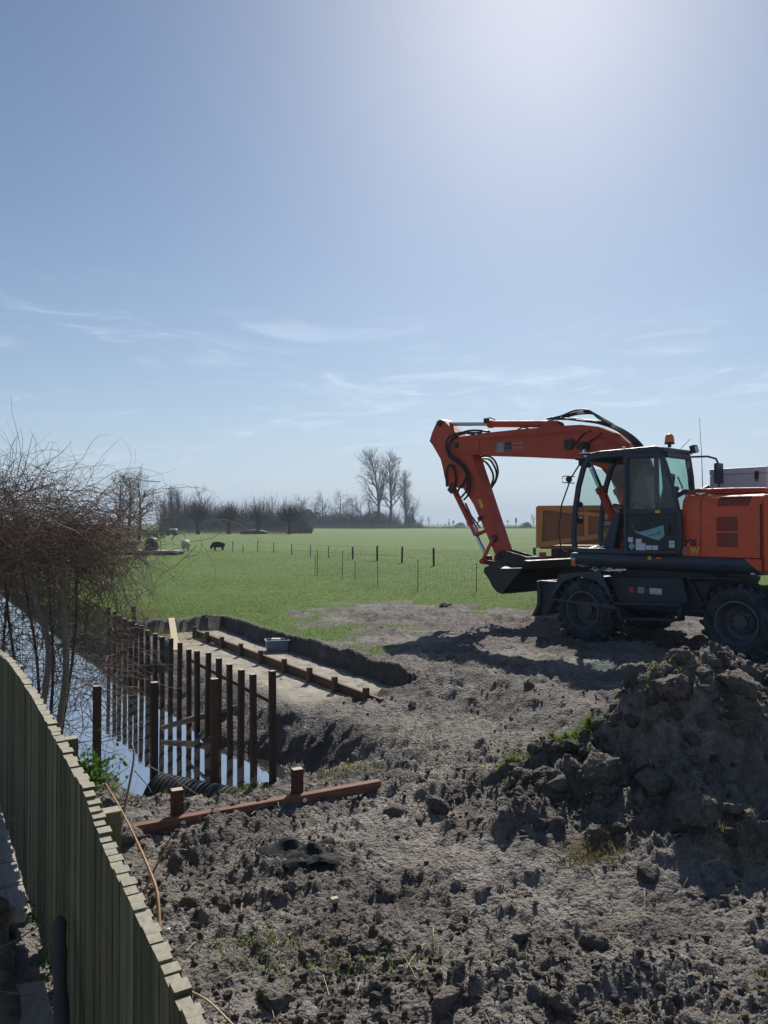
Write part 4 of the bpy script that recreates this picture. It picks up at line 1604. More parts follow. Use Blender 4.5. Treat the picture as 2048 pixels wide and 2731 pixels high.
# back rail behind the piles, floating log, leaning plank
o = bar('rail', (-1.35, 9.35, -.02), (-3.1, 12.16, .02), .03, .05, M['pile'])
tag(o, 'thin dark rail running behind the near piles of the row', 'rail')
b = MB()
b.tube([(-3.10, 10.75, -.70), (-2.7, 10.95, -.62), (-2.2, 11.0, -.50), (-1.9, 11.05, -.42)], [.035, .045, .04, .03], 8)
tag(b.build('log', M['stake'], smooth=60), 'grey branch lying slantwise on the mud behind the piles', 'log')
o = bar('plank', (-4.68, 16.95, .06), (-3.84, 14.25, -.20), .13, .028, M['plank'])
tag(o, 'pale new plank laid as a ramp from the far bank into the cut', 'plank')
# ribbed culvert pipe
cp = thing('culvert_pipe', 'black ribbed plastic culvert pipe half sunk at the end of the ditch', 'pipe', (-2.15, 8.30, -.86))
ax = Vector((.93, -.33, -.06)).normalized()
pr = []
for i in range(18):
    a = -.12 + i * .055
    pr += [(.255, a), (.285, a + .012), (.285, a + .034), (.255, a + .046)]
b = MB()
b.lathe(pr, (-.22, .06, 0), ax, 40)
b.build('ribbed_wall', M['pipe'], cp, smooth=40)
b = MB()
b.lathe([(.255, -.12), (.24, -.12), (.24, .80)], (-.22, .06, 0), ax, 40)
b.build('inner_wall', M['pipe'], cp, smooth=40)
# tub in the cut, sheeting, small litter
tb = thing('mortar_tub', 'blue grey plastic tub standing on the sand by the cut bank', 'tub', (-2.05, 14.75, -.285), .25)
b = MB()
for (q, z) in ((1, 0), (1.12, .21)):
    b.v += [(-.19 * q, -.13 * q, z), (.19 * q, -.13 * q, z), (.19 * q, .13 * q, z), (-.19 * q, .13 * q, z)]
for (q, z) in ((1.03, .21), (.93, .02)):
    b.v += [(-.19 * q, -.13 * q, z), (.19 * q, -.13 * q, z), (.19 * q, .13 * q, z), (-.19 * q, .13 * q, z)]
b.f = [(0, 3, 2, 1)] + [(r * 4 + i, r * 4 + (i + 1) % 4, r * 4 + 4 + (i + 1) % 4, r * 4 + 4 + i) for r in range(3) for i in range(4)] + [(12, 13, 14, 15)]
b.m = [0] * len(b.f)
b.build('body', M['tub'], tb, bevel=.008)
b = MB()
b.ring([(-.23, -.165), (.23, -.165), (.23, .165), (-.23, .165)], [(-.20, -.135), (.20, -.135), (.20, .135), (-.20, .135)], .195, .215)
b.v = [(x, z, y) for x, y, z in b.v]
b.f = [f[::-1] for f in b.f]
b.build('rim', M['tub'], tb, bevel=.004)
b = MB()
b.b2(-.10, .06, -.05, .05, .16, .235)
tag(b.build('trowel_bag', M['sticker']), 'small white bag inside the blue grey tub', 'bag').location = (-2.05, 14.75, -.285)


def crumple(name, x, y, w, h, amp, mat, seed, rz=0.0, lift=.05):
    u, v = np.meshgrid(np.linspace(-1, 1, 22), np.linspace(-1, 1, 16))
    e = 1 + .22 * fbm(u * 1.4 + seed, v * 1.4, seed, 2)
    X, Y = u * w / 2 * e, v * h / 2 * e
    Z = amp * (np.abs(fbm(u * 1.2 + 3, v * 1.2, seed + 1, 3)) * 2.2 + .5 * fbm(u * 3, v * 3, seed + 2, 3) - .35 * (u ** 4 + v ** 4)) + lift
    V = np.column_stack([X.ravel(), Y.ravel(), Z.ravel()])
    idx = np.arange(u.size).reshape(u.shape)
    F = np.stack([idx[:-1, :-1], idx[:-1, 1:], idx[1:, 1:], idx[1:, :-1]], -1).reshape(-1, 4)
    o = np_mesh(name, V, F, mat, smooth=False)
    o.location = (x, y, gz(x, y))
    o.rotation_euler = (0, 0, rz)
    sd = o.modifiers.new('thick', 'SOLIDIFY')
    sd.thickness = .006
    return o


tag(crumple('plastic_sheet', -.60, 5.62, .56, .40, .10, M['tarp'], 4, .4, .05), 'crumpled black plastic sheet half buried in the mud', 'plastic sheet')


def block(name, x, y, s, rz, mat, label, cat, tilt=0.0):
    b = MB()
    b.b2(-s[0] / 2, s[0] / 2, -s[1] / 2, s[1] / 2, 0, s[2])
    o = b.build(name, mat, bevel=.004)
    o.location = (x, y, gz(x, y) + .005)
    o.rotation_euler = (tilt, tilt * .6, rz)
    return tag(o, label, cat)


block('wood_chip', -.32, 4.98, (.05, .04, .03), .5, M['endgrain'], 'small pale block of wood lying alone on the mud', 'wood chip')
block('wood_chip', -1.29, 4.62, (.03, .02, .02), .2, M['sticker'], 'tiny white scrap on the mud by the fence', 'scrap')

# ------------------------------------------------------------------ garden fence in the foreground
FX, FS = .745, -.61                     # the fence stands on x = FX + FS*y
fdir = Vector((FS, 1, 0)).normalized()
fnrm = Vector((1, -FS, 0)).normalized()   # towards the field
top_y = [1.2, 2.04, 2.11, 2.35, 2.65, 2.93, 3.16, 3.28, 3.52, 3.91, 4.32, 5.03, 5.87, 6.66, 7.4, 8.6]
top_z = [.80, .845, .851, .877, .901, .924, .985, 1.02, 1.024, 1.05, 1.076, 1.096, 1.095, 1.033, .96, .95]
fence = thing('garden_fence', 'mossy curved-top garden fence of upright battens beside the mud', 'fence', (FX + FS * 3, 3, -.2))
foff = Vector((FX + FS * 3, 3, -.2))
y = 1.25
frng = random.Random(3)
bi = 0
while y < 7.6:
    wdt = frng.uniform(.046, .056) if y < 3.2 else frng.uniform(.058, .072)
    yc = y + wdt / 2 * fdir.y
    zt = float(np.interp(yc, top_y, top_z)) + frng.uniform(-.007, .007)
    th = .042 if bi % 2 else .050
    so = 0 if bi % 2 else .006
    zb = -.165 + (.06 * (yc - 4) if yc < 4 else 0) + frng.uniform(-.025, .02)
    b = MB()
    hw, ht = wdt / 2 - .002, th / 2
    vs = [(-hw, -ht, 0), (hw, -ht, 0), (hw, ht, 0), (-hw, ht, 0)]
    lean = frng.uniform(-.004, .004)
    tp = [(p[0] + lean, p[1], zt - zb + (.004 if p[0] > 0 else 0)) for p in vs]
    b.add(vs + tp, [(0, 1, 5, 4), (1, 2, 6, 5), (2, 3, 7, 6), (3, 0, 4, 7), (0, 3, 2, 1)])
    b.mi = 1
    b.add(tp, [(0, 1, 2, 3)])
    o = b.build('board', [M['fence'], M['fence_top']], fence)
    o.location = Vector((FX + FS * yc, yc, zb)) - foff + fnrm * so
    o.rotation_euler = (0, 0, math.atan2(fdir.y, fdir.x))
    y += wdt * fdir.y
    bi += 1
for yp, zt in ((3.20, .965), (4.05, 1.03), (6.1, 1.03)):
    b = MB()
    b.b2(-.034, .034, -.034, .034, 0, zt + .43)
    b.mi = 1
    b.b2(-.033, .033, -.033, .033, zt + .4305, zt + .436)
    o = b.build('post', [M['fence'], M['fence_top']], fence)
    o.location = Vector((FX + FS * yp, yp, -.45)) - foff + fnrm * .075
    o.rotation_euler = (0, 0, math.atan2(fdir.y, fdir.x))
for z in (.15, .65):
    p0 = Vector((FX + FS * 1.3, 1.3, z)) - foff + fnrm * .045
    p1 = Vector((FX + FS * 7.5, 7.5, z)) - foff + fnrm * .045
    bar('rail', p0, p1, .03, .07, M['fence'], fence)


def fp(y, out, z):
    """point on the garden side of the fence, 'out' metres from it"""
    p = Vector((FX + FS * y, y, 0)) - fnrm * out
    return Vector((p.x, p.y, z))


o = bar('edging_timber', fp(4.75, .13, -.31), fp(7.4, .13, -.27), .24, .16, M['edging'])
tag(o, 'pale timber edging lying along the foot of the fence', 'timber')
b = MB()
pth = [fp(4.85, .20, -.22), fp(4.5, .24, -.22), fp(4.1, .25, -.24), fp(3.7, .24, -.27), fp(3.35, .22, -.30)]
b.tube(smooth_path(pth, 3), [.085 + .012 * math.sin(i * 1.9) for i in range(13)], 12)
lg = tag(b.build('log', M['log'], smooth=60), 'rough bark log lying at the foot of the fence', 'log')
b = MB()
b.tube(smooth_path([fp(4.9, .42, -.2), fp(4.4, .46, -.22), fp(3.7, .44, -.24)], 4), [.06 + .01 * math.sin(i * 2.3) for i in range(9)], 10)
tag(b.build('log', M['log'], smooth=60), 'thinner mossy log lying left of the rough bark log', 'log')
b = MB()
P = [fp(2.8, .07, -.19), fp(4.02, .05, -.20), fp(4.12, .52, -.20), fp(3.2, 1.0, -.20), fp(2.4, .8, -.19)]
n = len(P)
b.add(P + [p - Vector((0, 0, .02)) for p in P], [tuple(range(n)), tuple(range(n, 2 * n))[::-1]] + [(i, n + i, n + (i + 1) % n, (i + 1) % n) for i in range(n)])
me = b.build('sheet_board', M['ply'], bevel=.003)
tag(me, 'brown sheet of board lying on the ground at the bottom left corner', 'board')
b = MB()
b.tube(smooth_path([fp(2.95, .12, -.3), fp(3.15, .11, -.05), fp(3.32, .10, .20), fp(3.43, .085, .37), fp(3.46, .08, .42)], 4), [.030 + .004 * math.sin(i * 2.1) for i in range(15)] + [.020, .006], 9)
tag(b.build('broken_stake', M['bark'], smooth=40), 'broken grey stake leaning against the fence', 'stake')

# ------------------------------------------------------------------ tangled climber, stakes and wire by the ditch
def curl(o, d, L, n, rng, wob, grav):
    """batch of wandering strands: o (M,3) starts, d (M,3) directions"""
    Mn = len(o)
    P = np.zeros((Mn, n, 3))
    P[:, 0] = o
    d = d / np.linalg.norm(d, axis=1, keepdims=True)
    tw = rng.normal(0, 1, (Mn, 3))
    for i in range(1, n):
        d = d + wob * rng.normal(0, 1, (Mn, 3)) + wob * .7 * tw + np.array([0, 0, -1.0]) * grav * i / n
        d /= np.linalg.norm(d, axis=1, keepdims=True)
        P[:, i] = P[:, i - 1] + d * (L / (n - 1))[:, None]
    return P


def strands(rng, o, d, L, n, r, wob, grav, sides=3):
    P = curl(o, d, L, n, rng, wob, grav)
    R = np.asarray(r)[:, None] * np.linspace(1, .35, n)[None]
    return P, R


def climber():
    rng = np.random.default_rng(21)
    root = thing('climbing_shrub', 'tangled bare climbing shrub sprawling over wire beside the ditch', 'shrub', (-4.1, 8.9, -.4))
    off = np.array([-4.1, 8.9, -.4])
    # stems
    b = MB()
    stems = []
    for i, (x, y, lx) in enumerate([(-3.95, 9.0, .1), (-4.3, 9.1, -.15), (-4.55, 9.2, .15), (-4.9, 9.3, .1), (-5.3, 9.5, -.1), (-3.72, 8.95, .15), (-4.1, 9.15, -.2)]):
        pts = [Vector((x + lx * t + .05 * math.sin(5 * t + i), y + .04 * math.cos(4 * t + i), -.45 + 2.6 * t)) - Vector(off) for t in [k / 8 for k in range(9)]]
        stems.append(pts)
    for i, pts in enumerate(stems):
        b = MB()
        b.tube(pts, [.021 - .0012 * k for k in range(9)], 7)
        b.build('stem', M['bark'], root, smooth=60)

    def blob(m, c, s):
        return np.array(c) + rng.normal(0, 1, (m, 3)) * np.array(s)
    def within(o, rx=1.3, rz=.62):
        q = np.sqrt(((o[:, 0] + 4.6) / rx) ** 2 + ((o[:, 2] - 2.15) / rz) ** 2)
        f = np.where(q > 1, rng.uniform(.3, .95, len(o)) / np.maximum(q, 1e-6), 1.0)
        o = o.copy()
        o[:, 0] = -4.6 + (o[:, 0] + 4.6) * f
        o[:, 2] = 2.15 + (o[:, 2] - 2.15) * f
        return o
    dense = []
    # the matted roof: long strands lying sideways
    m = 2100
    o = blob(m, (-4.7, 8.9, 2.02), (.75, .55, .26))
    o[:, 2] = np.clip(o[:, 2], 1.45, 2.75)
    d = np.column_stack([rng.choice([-1, 1], m) * 1.0 + rng.normal(0, .4, m), rng.normal(0, .45, m), rng.normal(0, .22, m) - .05])
    dense.append(strands(rng, o, d, rng.uniform(.4, 1.1, m), 7, rng.uniform(.0025, .006, m), .20, .25))
    m = 900
    o = blob(m, (-3.75, 8.8, 1.95), (.42, .40, .24))
    d = np.column_stack([rng.normal(.55, .6, m), rng.normal(0, .5, m), rng.normal(-.1, .4, m)])
    dense.append(strands(rng, o, d, rng.uniform(.3, .8, m), 7, rng.uniform(.0025, .0055, m), .28, .35))
    V, F = merge([tubes(P - off, R) for P, R in dense])
    k = np_mesh('matted_twigs', V, F, M['twig_red'], root)
    k['kind'] = 'stuff'
    loose = []
    # wispy top
    m = 520
    o = within(blob(m, (-4.75, 8.9, 2.35), (.75, .45, .22)))
    d = np.column_stack([rng.normal(0, .55, m), rng.normal(0, .4, m), rng.uniform(.4, 1.2, m)])
    loose.append(strands(rng, o, d, rng.uniform(.45, 1.15, m), 9, rng.uniform(.002, .0050, m), .27, .20))
    m = 6
    o = within(blob(m, (-4.9, 8.8, 2.3), (.4, .3, .1)))
    d = np.column_stack([rng.normal(.3, .35, m), rng.normal(0, .2, m), rng.uniform(.7, 1.1, m)])
    loose.append(strands(rng, o, d, rng.uniform(.8, 1.25, m), 10, rng.uniform(.006, .009, m), .12, .1))
    # right side: arching out and hanging
    m = 260
    o = blob(m, (-3.45, 8.75, 1.95), (.22, .30, .30))
    d = np.column_stack([rng.uniform(.3, 1, m), rng.normal(0, .4, m), rng.normal(-.12, .35, m)])
    loose.append(strands(rng, o, d, rng.uniform(.5, 1.3, m), 10, rng.uniform(.002, .0045, m), .24, .55))
    # hanging and criss-cross growth below
    m = 1700
    o = np.column_stack([rng.uniform(-5.8, -3.1, m), rng.normal(8.95, .35, m), rng.uniform(-.35, 1.75, m)])
    d = np.column_stack([rng.normal(0, .8, m), rng.normal(0, .4, m), rng.normal(.1, .8, m)])
    loose.append(strands(rng, o, d, rng.uniform(.35, 1.0, m), 8, rng.uniform(.0025, .0065, m), .25, .15))
    m = 160
    o = np.column_stack([rng.uniform(-4.2, -2.9, m), rng.normal(8.9, .35, m), rng.uniform(.2, 1.5, m)])
    d = np.column_stack([rng.uniform(.2, 1, m), rng.normal(0, .4, m), rng.normal(-.3, .5, m)])
    loose.append(strands(rng, o, d, rng.uniform(.4, .9, m), 8, rng.uniform(.002, .005, m), .25, .2))
    V, F = merge([tubes(P - off, R) for P, R in loose])
    k = np_mesh('loose_twigs', V, F, M['twig'], root)
    k['kind'] = 'stuff'
    m = 130
    o = within(blob(m, (-4.3, 8.7, 2.1), (.8, .35, .35)))
    d = rng.normal(0, 1, (m, 3)) * np.array([1, .5, .6])
    P, R = strands(rng, o, d, rng.uniform(.3, .8, m), 8, rng.uniform(.003, .006, m), .2, .2)
    V, F = tubes(P - off, R)
    k = np_mesh('pale_twigs', V, F, M['straw'], root)
    k['kind'] = 'stuff'


climber()
b = MB()
b.tube(smooth_path([(-3.80, 8.42, -.7), (-3.74, 8.42, 0), (-3.66, 8.42, .75), (-3.80, 8.44, 1.25), (-3.92, 8.45, 1.75)], 4), [.038] * 5 + [.034] * 6 + [.030] * 6, 9)
tag(b.build('wooden_stake', M['stake'], smooth=60), 'crooked grey stake holding up the climbing shrub', 'stake')
b = MB()
b.tube(smooth_path([(-3.72, 8.40, -.7), (-3.56, 8.42, -.1), (-3.48, 8.44, .55), (-3.52, 8.46, 1.2), (-3.54, 8.46, 1.80)], 4), [.038] * 5 + [.035] * 6 + [.033] * 6, 9)
tag(b.build('wooden_stake', M['stake'], smooth=60), 'straighter grey stake with a sawn top in front of the climbing shrub', 'stake')
wf = thing('wire_fence', 'square mesh wire fence behind the fence top and the climbing shrub', 'wire fence', (-4.3, 8.5, -.4))
P, R = [], []
for i in range(24):
    x = -6.2 + i * .115
    P.append([(x, 8.55 + .01 * math.sin(i), -.5), (x + .005, 8.55, .5), (x, 8.55, 1.5)])
for j in range(17):
    z = -.45 + j * .12
    P.append([(-6.3, 8.55, z), (-4.9, 8.555, z - .01), (-3.52, 8.55, z)])
P = np.array(P) - np.array([-4.3, 8.5, -.4])
V, F = tubes(P, np.full(P.shape[:2], .0028))
o = np_mesh('wires', V, F, M['wire'], wf)
o['kind'] = 'stuff'

# ------------------------------------------------------------------ trailer behind the cab
TR = thing('dump_trailer', 'ochre dump trailer with braced tailgate standing behind the excavator cab', 'trailer', (4.98, 19.2, 0), math.radians(-17))
b = MB()
b.prism([(-1.12, 1.62), (1.12, 1.62), (1.15, 2.55), (-1.12, 2.55)], -.02, .02)
tg = b.build('tailgate', M['ochre_dark'], TR)
b = MB()
b.prism([(-1.16, 1.52), (-1.02, 1.56), (-.98, 2.60), (-1.12, 2.60)], -.07, .0)
b.prism([(-1.02, 2.47), (1.14, 2.47), (1.14, 2.60), (-.98, 2.60)], -.068, .0)
b.prism([(-1.02, 1.55), (1.14, 1.90), (1.14, 2.02), (-1.02, 1.68)], -.066, .0)
b.prism([(-.98, 2.49), (1.14, 2.20), (1.14, 2.29), (-.98, 2.58)], -.064, .0)
b.prism([(.02, 1.74), (.12, 1.74), (.12, 2.47), (.02, 2.47)], -.06, .0)
for o in build_each(b, 'brace', M['ochre'], tg, bevel=.008):
    pass
for sx in (-1.12, 1.12):
    b = MB()
    b.b2(sx - .03, sx + .03, .0, 4.2, 1.60, 2.58)
    o = b.build('side_board', M['ochre'], TR, bevel=.01)
    for k in range(6):
        q = MB()
        yy = .35 + k * .7
        q.b2(sx + (.03 if sx > 0 else -.08), sx + (.08 if sx > 0 else -.03), yy - .04, yy + .04, 1.55, 2.58)
        q.build('rib', M['ochre'], o, bevel=.006)
b = MB()
b.b2(-1.12, 1.12, 4.14, 4.2, 1.60, 2.58)
b.build('headboard', M['ochre'], TR, bevel=.01)
b = MB()
b.b2(-1.08, 1.08, .05, 4.1, 1.50, 1.59)
b.build('bed_floor', M['ochre_dark'], TR)
b = MB()
b.b2(-.80, -.62, .1, 4.6, 1.18, 1.50)
b.b2(.62, .80, .1, 4.6, 1.18, 1.50)
b.b2(-.8, .8, .9, 1.1, .55, 1.18)
b.b2(-.62, .62, .15, .35, 1.25, 1.5)
build_each(b, 'chassis_beam', M['chassis'], TR, bevel=.01)
for sx in (-1, 1):
    for yy in (.75, 2.05):
        b = MB()
        b.lathe([(.0, 0), (.28, .0), (.30, -.02), (.50, -.02), (.56, .03), (.575, .12), (.575, .26), (.56, .34), (.5, .38), (0, .38)], (sx * 1.16, yy, .58), (-sx, 0, 0), 32)
        b.build('wheel', M['rubber'], TR, smooth=40)
    b = MB()
    b.ring(arc(1.4, .62, 1.35, 12, 168, 12), arc(1.4, .62, 1.31, 12, 168, 12), sx * .72, sx * 1.18)
    b.v = [(y_, x_, z_ if z_ < 1.22 else 1.22) for x_, y_, z_ in b.v]
    b.f = [f[::-1] for f in b.f]
    b.build('mudguard', M['navy'], TR)
    b = MB()
    b.b2(sx * 1.0 - .09, sx * 1.0 + .09, -.06, .0, 1.28, 1.42)
    b.build('tail_lamp', M['red_print'], TR, bevel=.01)

# ------------------------------------------------------------------ pasture: fence posts, net, sheep, odds and ends
fps = [(-11.51, 58.6), (-10.75, 58.6), (-9.5, 57.8), (-8.01, 55.8), (-6.25, 52.2), (-4.79, 50.0), (-3.46, 48.2), (-1.87, 46.0), (-.39, 43.8), (.97, 41.6), (2.51, 38.8)]
fh = [1.25, .72, 1.36, 1.2, 1.15, 1.12, 1.15, 1.15, 1.3, 1.35, 1.4]
for i, (x, y) in enumerate(fps):
    k = len(fps) - 1 - i
    big = i >= 7
    lab = 'dark field post, %s of the thick ones left of the excavator bucket' % ['nearest', 'second', 'third', 'fourth'][k] if big else \
        'thin grey field post far out on the pasture, %s from the left of its line' % (ORD[i] if i else 'first')
    fh_ = fh[i] * .66
    b = MB()
    r = .055 if big else .035
    b.lathe([(0, 0), (r, 0), (r * .95, fh_), (r * .6, fh_ + .02), (0, fh_ + .02)], (0, 0, 0), (random.uniform(-.03, .03), 0, 1), 8)
    o = b.build('field_post', M['bark'] if big else M['stone'], smooth=50)
    o.location = (x, y, gz(x, y) - .02)
    tag(o, lab, 'post', 'posts of the pasture fence')
o = post('field_post', 8.08, 41.3, -.05, .85, .11, M['bark'], 'dark field post seen between the bucket and the ochre trailer', 'post', 'posts of the pasture fence', cap=False)
b = MB()
fl = [(-11.5, 58.6)] + fps[2:] + [(8.08, 41.3)]
net = thing('sheep_net', 'fine electric netting hung on thin rods across the pasture', 'netting', (-.5, 27, 0))
noff = Vector((-.5, 27, 0))
rods = [(-2.80, 31.2, .85), (-2.69, 31.0, 1.1), (-1.59, 29.4, 1.12), (-1.10, 28.9, .75), (-.22, 26.4, 1.18), (1.07, 24.4, 1.02), (2.9, 24.2, .9)]
for (x, y, h) in rods:
    b = MB()
    b.tube([(x - noff.x, y - noff.y, -.05), (x - noff.x + .01, y - noff.y, h)], .013, 6)
    b.build('rod', M['bark'], net)
P = []
rp = [r for i, r in enumerate(rods) if i != 1]
for i in range(len(rp) - 1):
    a, c = Vector((rp[i][0], rp[i][1], 0)) - noff, Vector((rp[i + 1][0], rp[i + 1][1], 0)) - noff
    nn_ = max(3, int((c - a).length / .12))
    for k in range(nn_):
        p = a.lerp(c, k / nn_)
        P.append([(p.x, p.y, .02), (p.x, p.y, .45), (p.x, p.y, .88)])
    for z in (.1, .25, .4, .55, .7, .86):
        P.append([(a.x, a.y, z), ((a.x + c.x) / 2, (a.y + c.y) / 2, z - .015), (c.x, c.y, z)])
P = np.array(P)
V, F = tubes(P, np.full(P.shape[:2], .0022))
o = np_mesh('mesh', V, F, M['net'], net)
o['kind'] = 'stuff'
b = MB()
for h in (.35, .75):
    b.tube([(x, y, h) for x, y in fps[2:]], .004, 4)
o = b.build('fence_wire', M['wire'])
tag(o, 'two thin wires strung along the pasture fence posts', 'wire')


def skin_body(name, verts, edges, radii, mat, sub=2):
    me = bpy.data.meshes.new(name)
    me.from_pydata(verts, edges, [])
    me.materials.append(mat)
    o = bpy.data.objects.new(name, me)
    COL.objects.link(o)
    s_ = o.modifiers.new('skin', 'SKIN')
    for i, r in enumerate(radii):
        me.skin_vertices[0].data[i].radius = r if isinstance(r, tuple) else (r, r)
    me.skin_vertices[0].data[0].use_root = True
    s_.use_smooth_shade = True
    u = o.modifiers.new('smooth', 'SUBSURF')
    u.levels = u.render_levels = sub
    return o


def sheep(x, y, rz, mat, label, s=1.0):
    """grazing: x forward"""
    v = [(-.30, 0, .52), (-.05, 0, .53), (.25, 0, .54), (.42, 0, .55), (.56, 0, .42), (.66, 0, .24), (.70, 0, .12),
         (.30, .13, .40), (.31, .14, .22), (.31, .14, .02), (.30, -.13, .40), (.31, -.14, .22), (.33, -.14, .02),
         (-.30, .13, .42), (-.36, .14, .25), (-.33, .14, .02), (-.30, -.13, .42), (-.36, -.14, .25), (-.32, -.14, .02),
         (-.46, 0, .50), (-.50, 0, .34), (.57, .11, .34), (.57, -.11, .34)]
    e = [(0, 1), (1, 2), (2, 3), (3, 4), (4, 5), (5, 6), (2, 7), (7, 8), (8, 9), (2, 10), (10, 11), (11, 12), (0, 13), (13, 14), (14, 15), (0, 16), (16, 17), (17, 18), (0, 19), (19, 20),
         (5, 21), (5, 22)]
    r = [.27, .30, .28, .20, .14, .085, .055, .10, .05, .035, .10, .05, .035, .13, .055, .035, .13, .055, .035, .16, .05, .03, .03]
    v = [tuple(c * s for c in p) for p in v]
    o = skin_body('sheep', v, e, [q * s for q in r], mat)
    o.location = (x, y, gz(x, y))
    o.rotation_euler = (0, 0, rz)
    return tag(o, label, 'sheep', 'sheep grazing in the pasture')


sheep(-15.15, 58.8, math.radians(112), M['sheep'], 'pale fleeced sheep grazing with its rump towards the ditch', 1.2)
sheep(-12.95, 60.2, math.radians(172), M['sheep_dark'], 'black sheep grazing sideways right of the pale one', .95)

# odds and ends by the left of the pasture
t = thing('flat_trailer', 'low flat wagon with pale edge on the pasture left of the pale sheep', 'wagon', (-15.9, 53.2, 0), math.radians(-4))
b = MB()
b.b2(-2.6, 1.9, -.9, .9, .18, .30)
b.build('platform', M['edging'], t)
b = MB()
b.b2(-2.5, 1.8, -.85, .85, .02, .178)
b.build('skid', M['bark'], t)
o = MB()
o.lathe([(0, 0), (.42, 0), (.46, .1), (.46, .5), (.36, .78), (.15, .86), (0, .86)], (0, 0, 0), (0, 0, 1), 20)
o = tag(o.build('wrapped_bale', M['bale'], smooth=50), 'dark rounded wrapped bale on the low flat wagon', 'bale')
o.location = (-16.05, 53.1, .30)
b = MB()
b.b2(-.55, .55, -.4, .4, 0, .50)
b.b2(-.6, .6, -.45, .45, .505, .62)
o = tag(b.build('stone_crate', M['stone'], bevel=.03), 'grey covered crate left of the wrapped bale', 'crate')
o.location = (-17.6, 53.0, .30)
b = MB()
for k in range(26):
    a = RNG.uniform(0, 3.14)
    c = Vector((RNG.normal(0, .8), RNG.normal(0, .3), RNG.uniform(.05, .45)))
    d = Vector((math.cos(a), math.sin(a) * .4, RNG.normal(0, .15))) * RNG.uniform(.4, .9)
    b.tube([c - d, c, c + d], [.03, .035, .02], 5)
o = tag(b.build('branch_pile', M['stake']), 'heap of cut branches left of the grey crate', 'branch pile', kind='stuff')
o.location = (-19.1, 53.0, .05)
t = thing('covered_cart', 'small dark cart with white cover near the far left willows', 'cart', (-38.2, 138, 0))
b = MB()
b.b2(-1.0, 1.0, -.6, .6, .35, .95)
b.build('body', M['boat'], t, bevel=.06)
b = MB()
b.prism([(-.2, .96), (1.0, .96), (.9, 1.22), (-.1, 1.25)], -.6, .6)
b.build('cover', M['sticker'], t)
for sx in (-.6, .6):
    b = MB()
    b.lathe([(0, -.7), (.35, -.7), (.35, .7), (0, .7)], (sx, 0, .35), (0, 1, 0), 14)
    b.build('wheel', M['rubber'], t)
b = MB()
st = [(-2.8, .08, .25), (-2.2, .45, .55), (-1.0, .75, .85), (.6, .8, .9), (2.0, .6, .7), (2.8, .15, .4)]
vs = []
for X, hw, hz in st:
    vs += [(X, math.cos(a) * hw, math.sin(a) * hz) for a in [math.pi * k / 8 for k in range(9)]]
b.add(vs, [(i * 9 + k, i * 9 + k + 1, i * 9 + 10 + k, i * 9 + 9 + k) for i in range(5) for k in range(8)] + [tuple(range(9))[::-1], tuple(range(45, 54))])
o = tag(b.build('rowing_boat', M['boat'], smooth=50), 'dark upturned boat on the grass between the willows', 'boat')
o.location = (-26.5, 156, 0)

# ------------------------------------------------------------------ trees
def grow(P, R, k, t0, t1, ang, L, up, wob, rng, n=5, taper=.3, rr=.62):
    """children of a batch of branches P (M,N,3)"""
    Mn, N, _ = P.shape
    t = (np.linspace(t0, t1, k)[None] + rng.uniform(-.5, .5, (Mn, k)) * (t1 - t0) / k).clip(.02, 1)
    f = t * (N - 1)
    i0 = np.minimum(f.astype(int), N - 2)
    fr = (f - i0)[..., None]
    mi = np.arange(Mn)[:, None]
    o = P[mi, i0] * (1 - fr) + P[mi, i0 + 1] * fr
    T = P[mi, i0 + 1] - P[mi, i0]
    T /= np.linalg.norm(T, axis=2, keepdims=True) + 1e-9
    rp = R[mi, i0] * (1 - fr[..., 0]) + R[mi, i0 + 1] * fr[..., 0]
    q = rng.normal(0, 1, T.shape)
    q -= (q * T).sum(2, keepdims=True) * T
    q /= np.linalg.norm(q, axis=2, keepdims=True) + 1e-9
    a = np.radians(ang[0] + (ang[1] - ang[0]) * rng.random((Mn, k)))[..., None]
    D = T * np.cos(a) + q * np.sin(a)
    Ls = (L(t) if callable(L) else np.full(t.shape, L)) * rng.uniform(.7, 1.2, t.shape)
    D = D.reshape(-1, 3)
    o = o.reshape(-1, 3)
    Ls = Ls.ravel()
    C = np.zeros((len(o), n, 3))
    C[:, 0] = o
    for j in range(1, n):
        D = D + rng.normal(0, wob, D.shape) + np.array([0, 0, up])
        D /= np.linalg.norm(D, axis=1, keepdims=True)
        C[:, j] = C[:, j - 1] + D * (Ls / (n - 1))[:, None]
    r0 = (rp.ravel() * rr)
    return C, r0[:, None] * np.linspace(1, taper, n)[None]


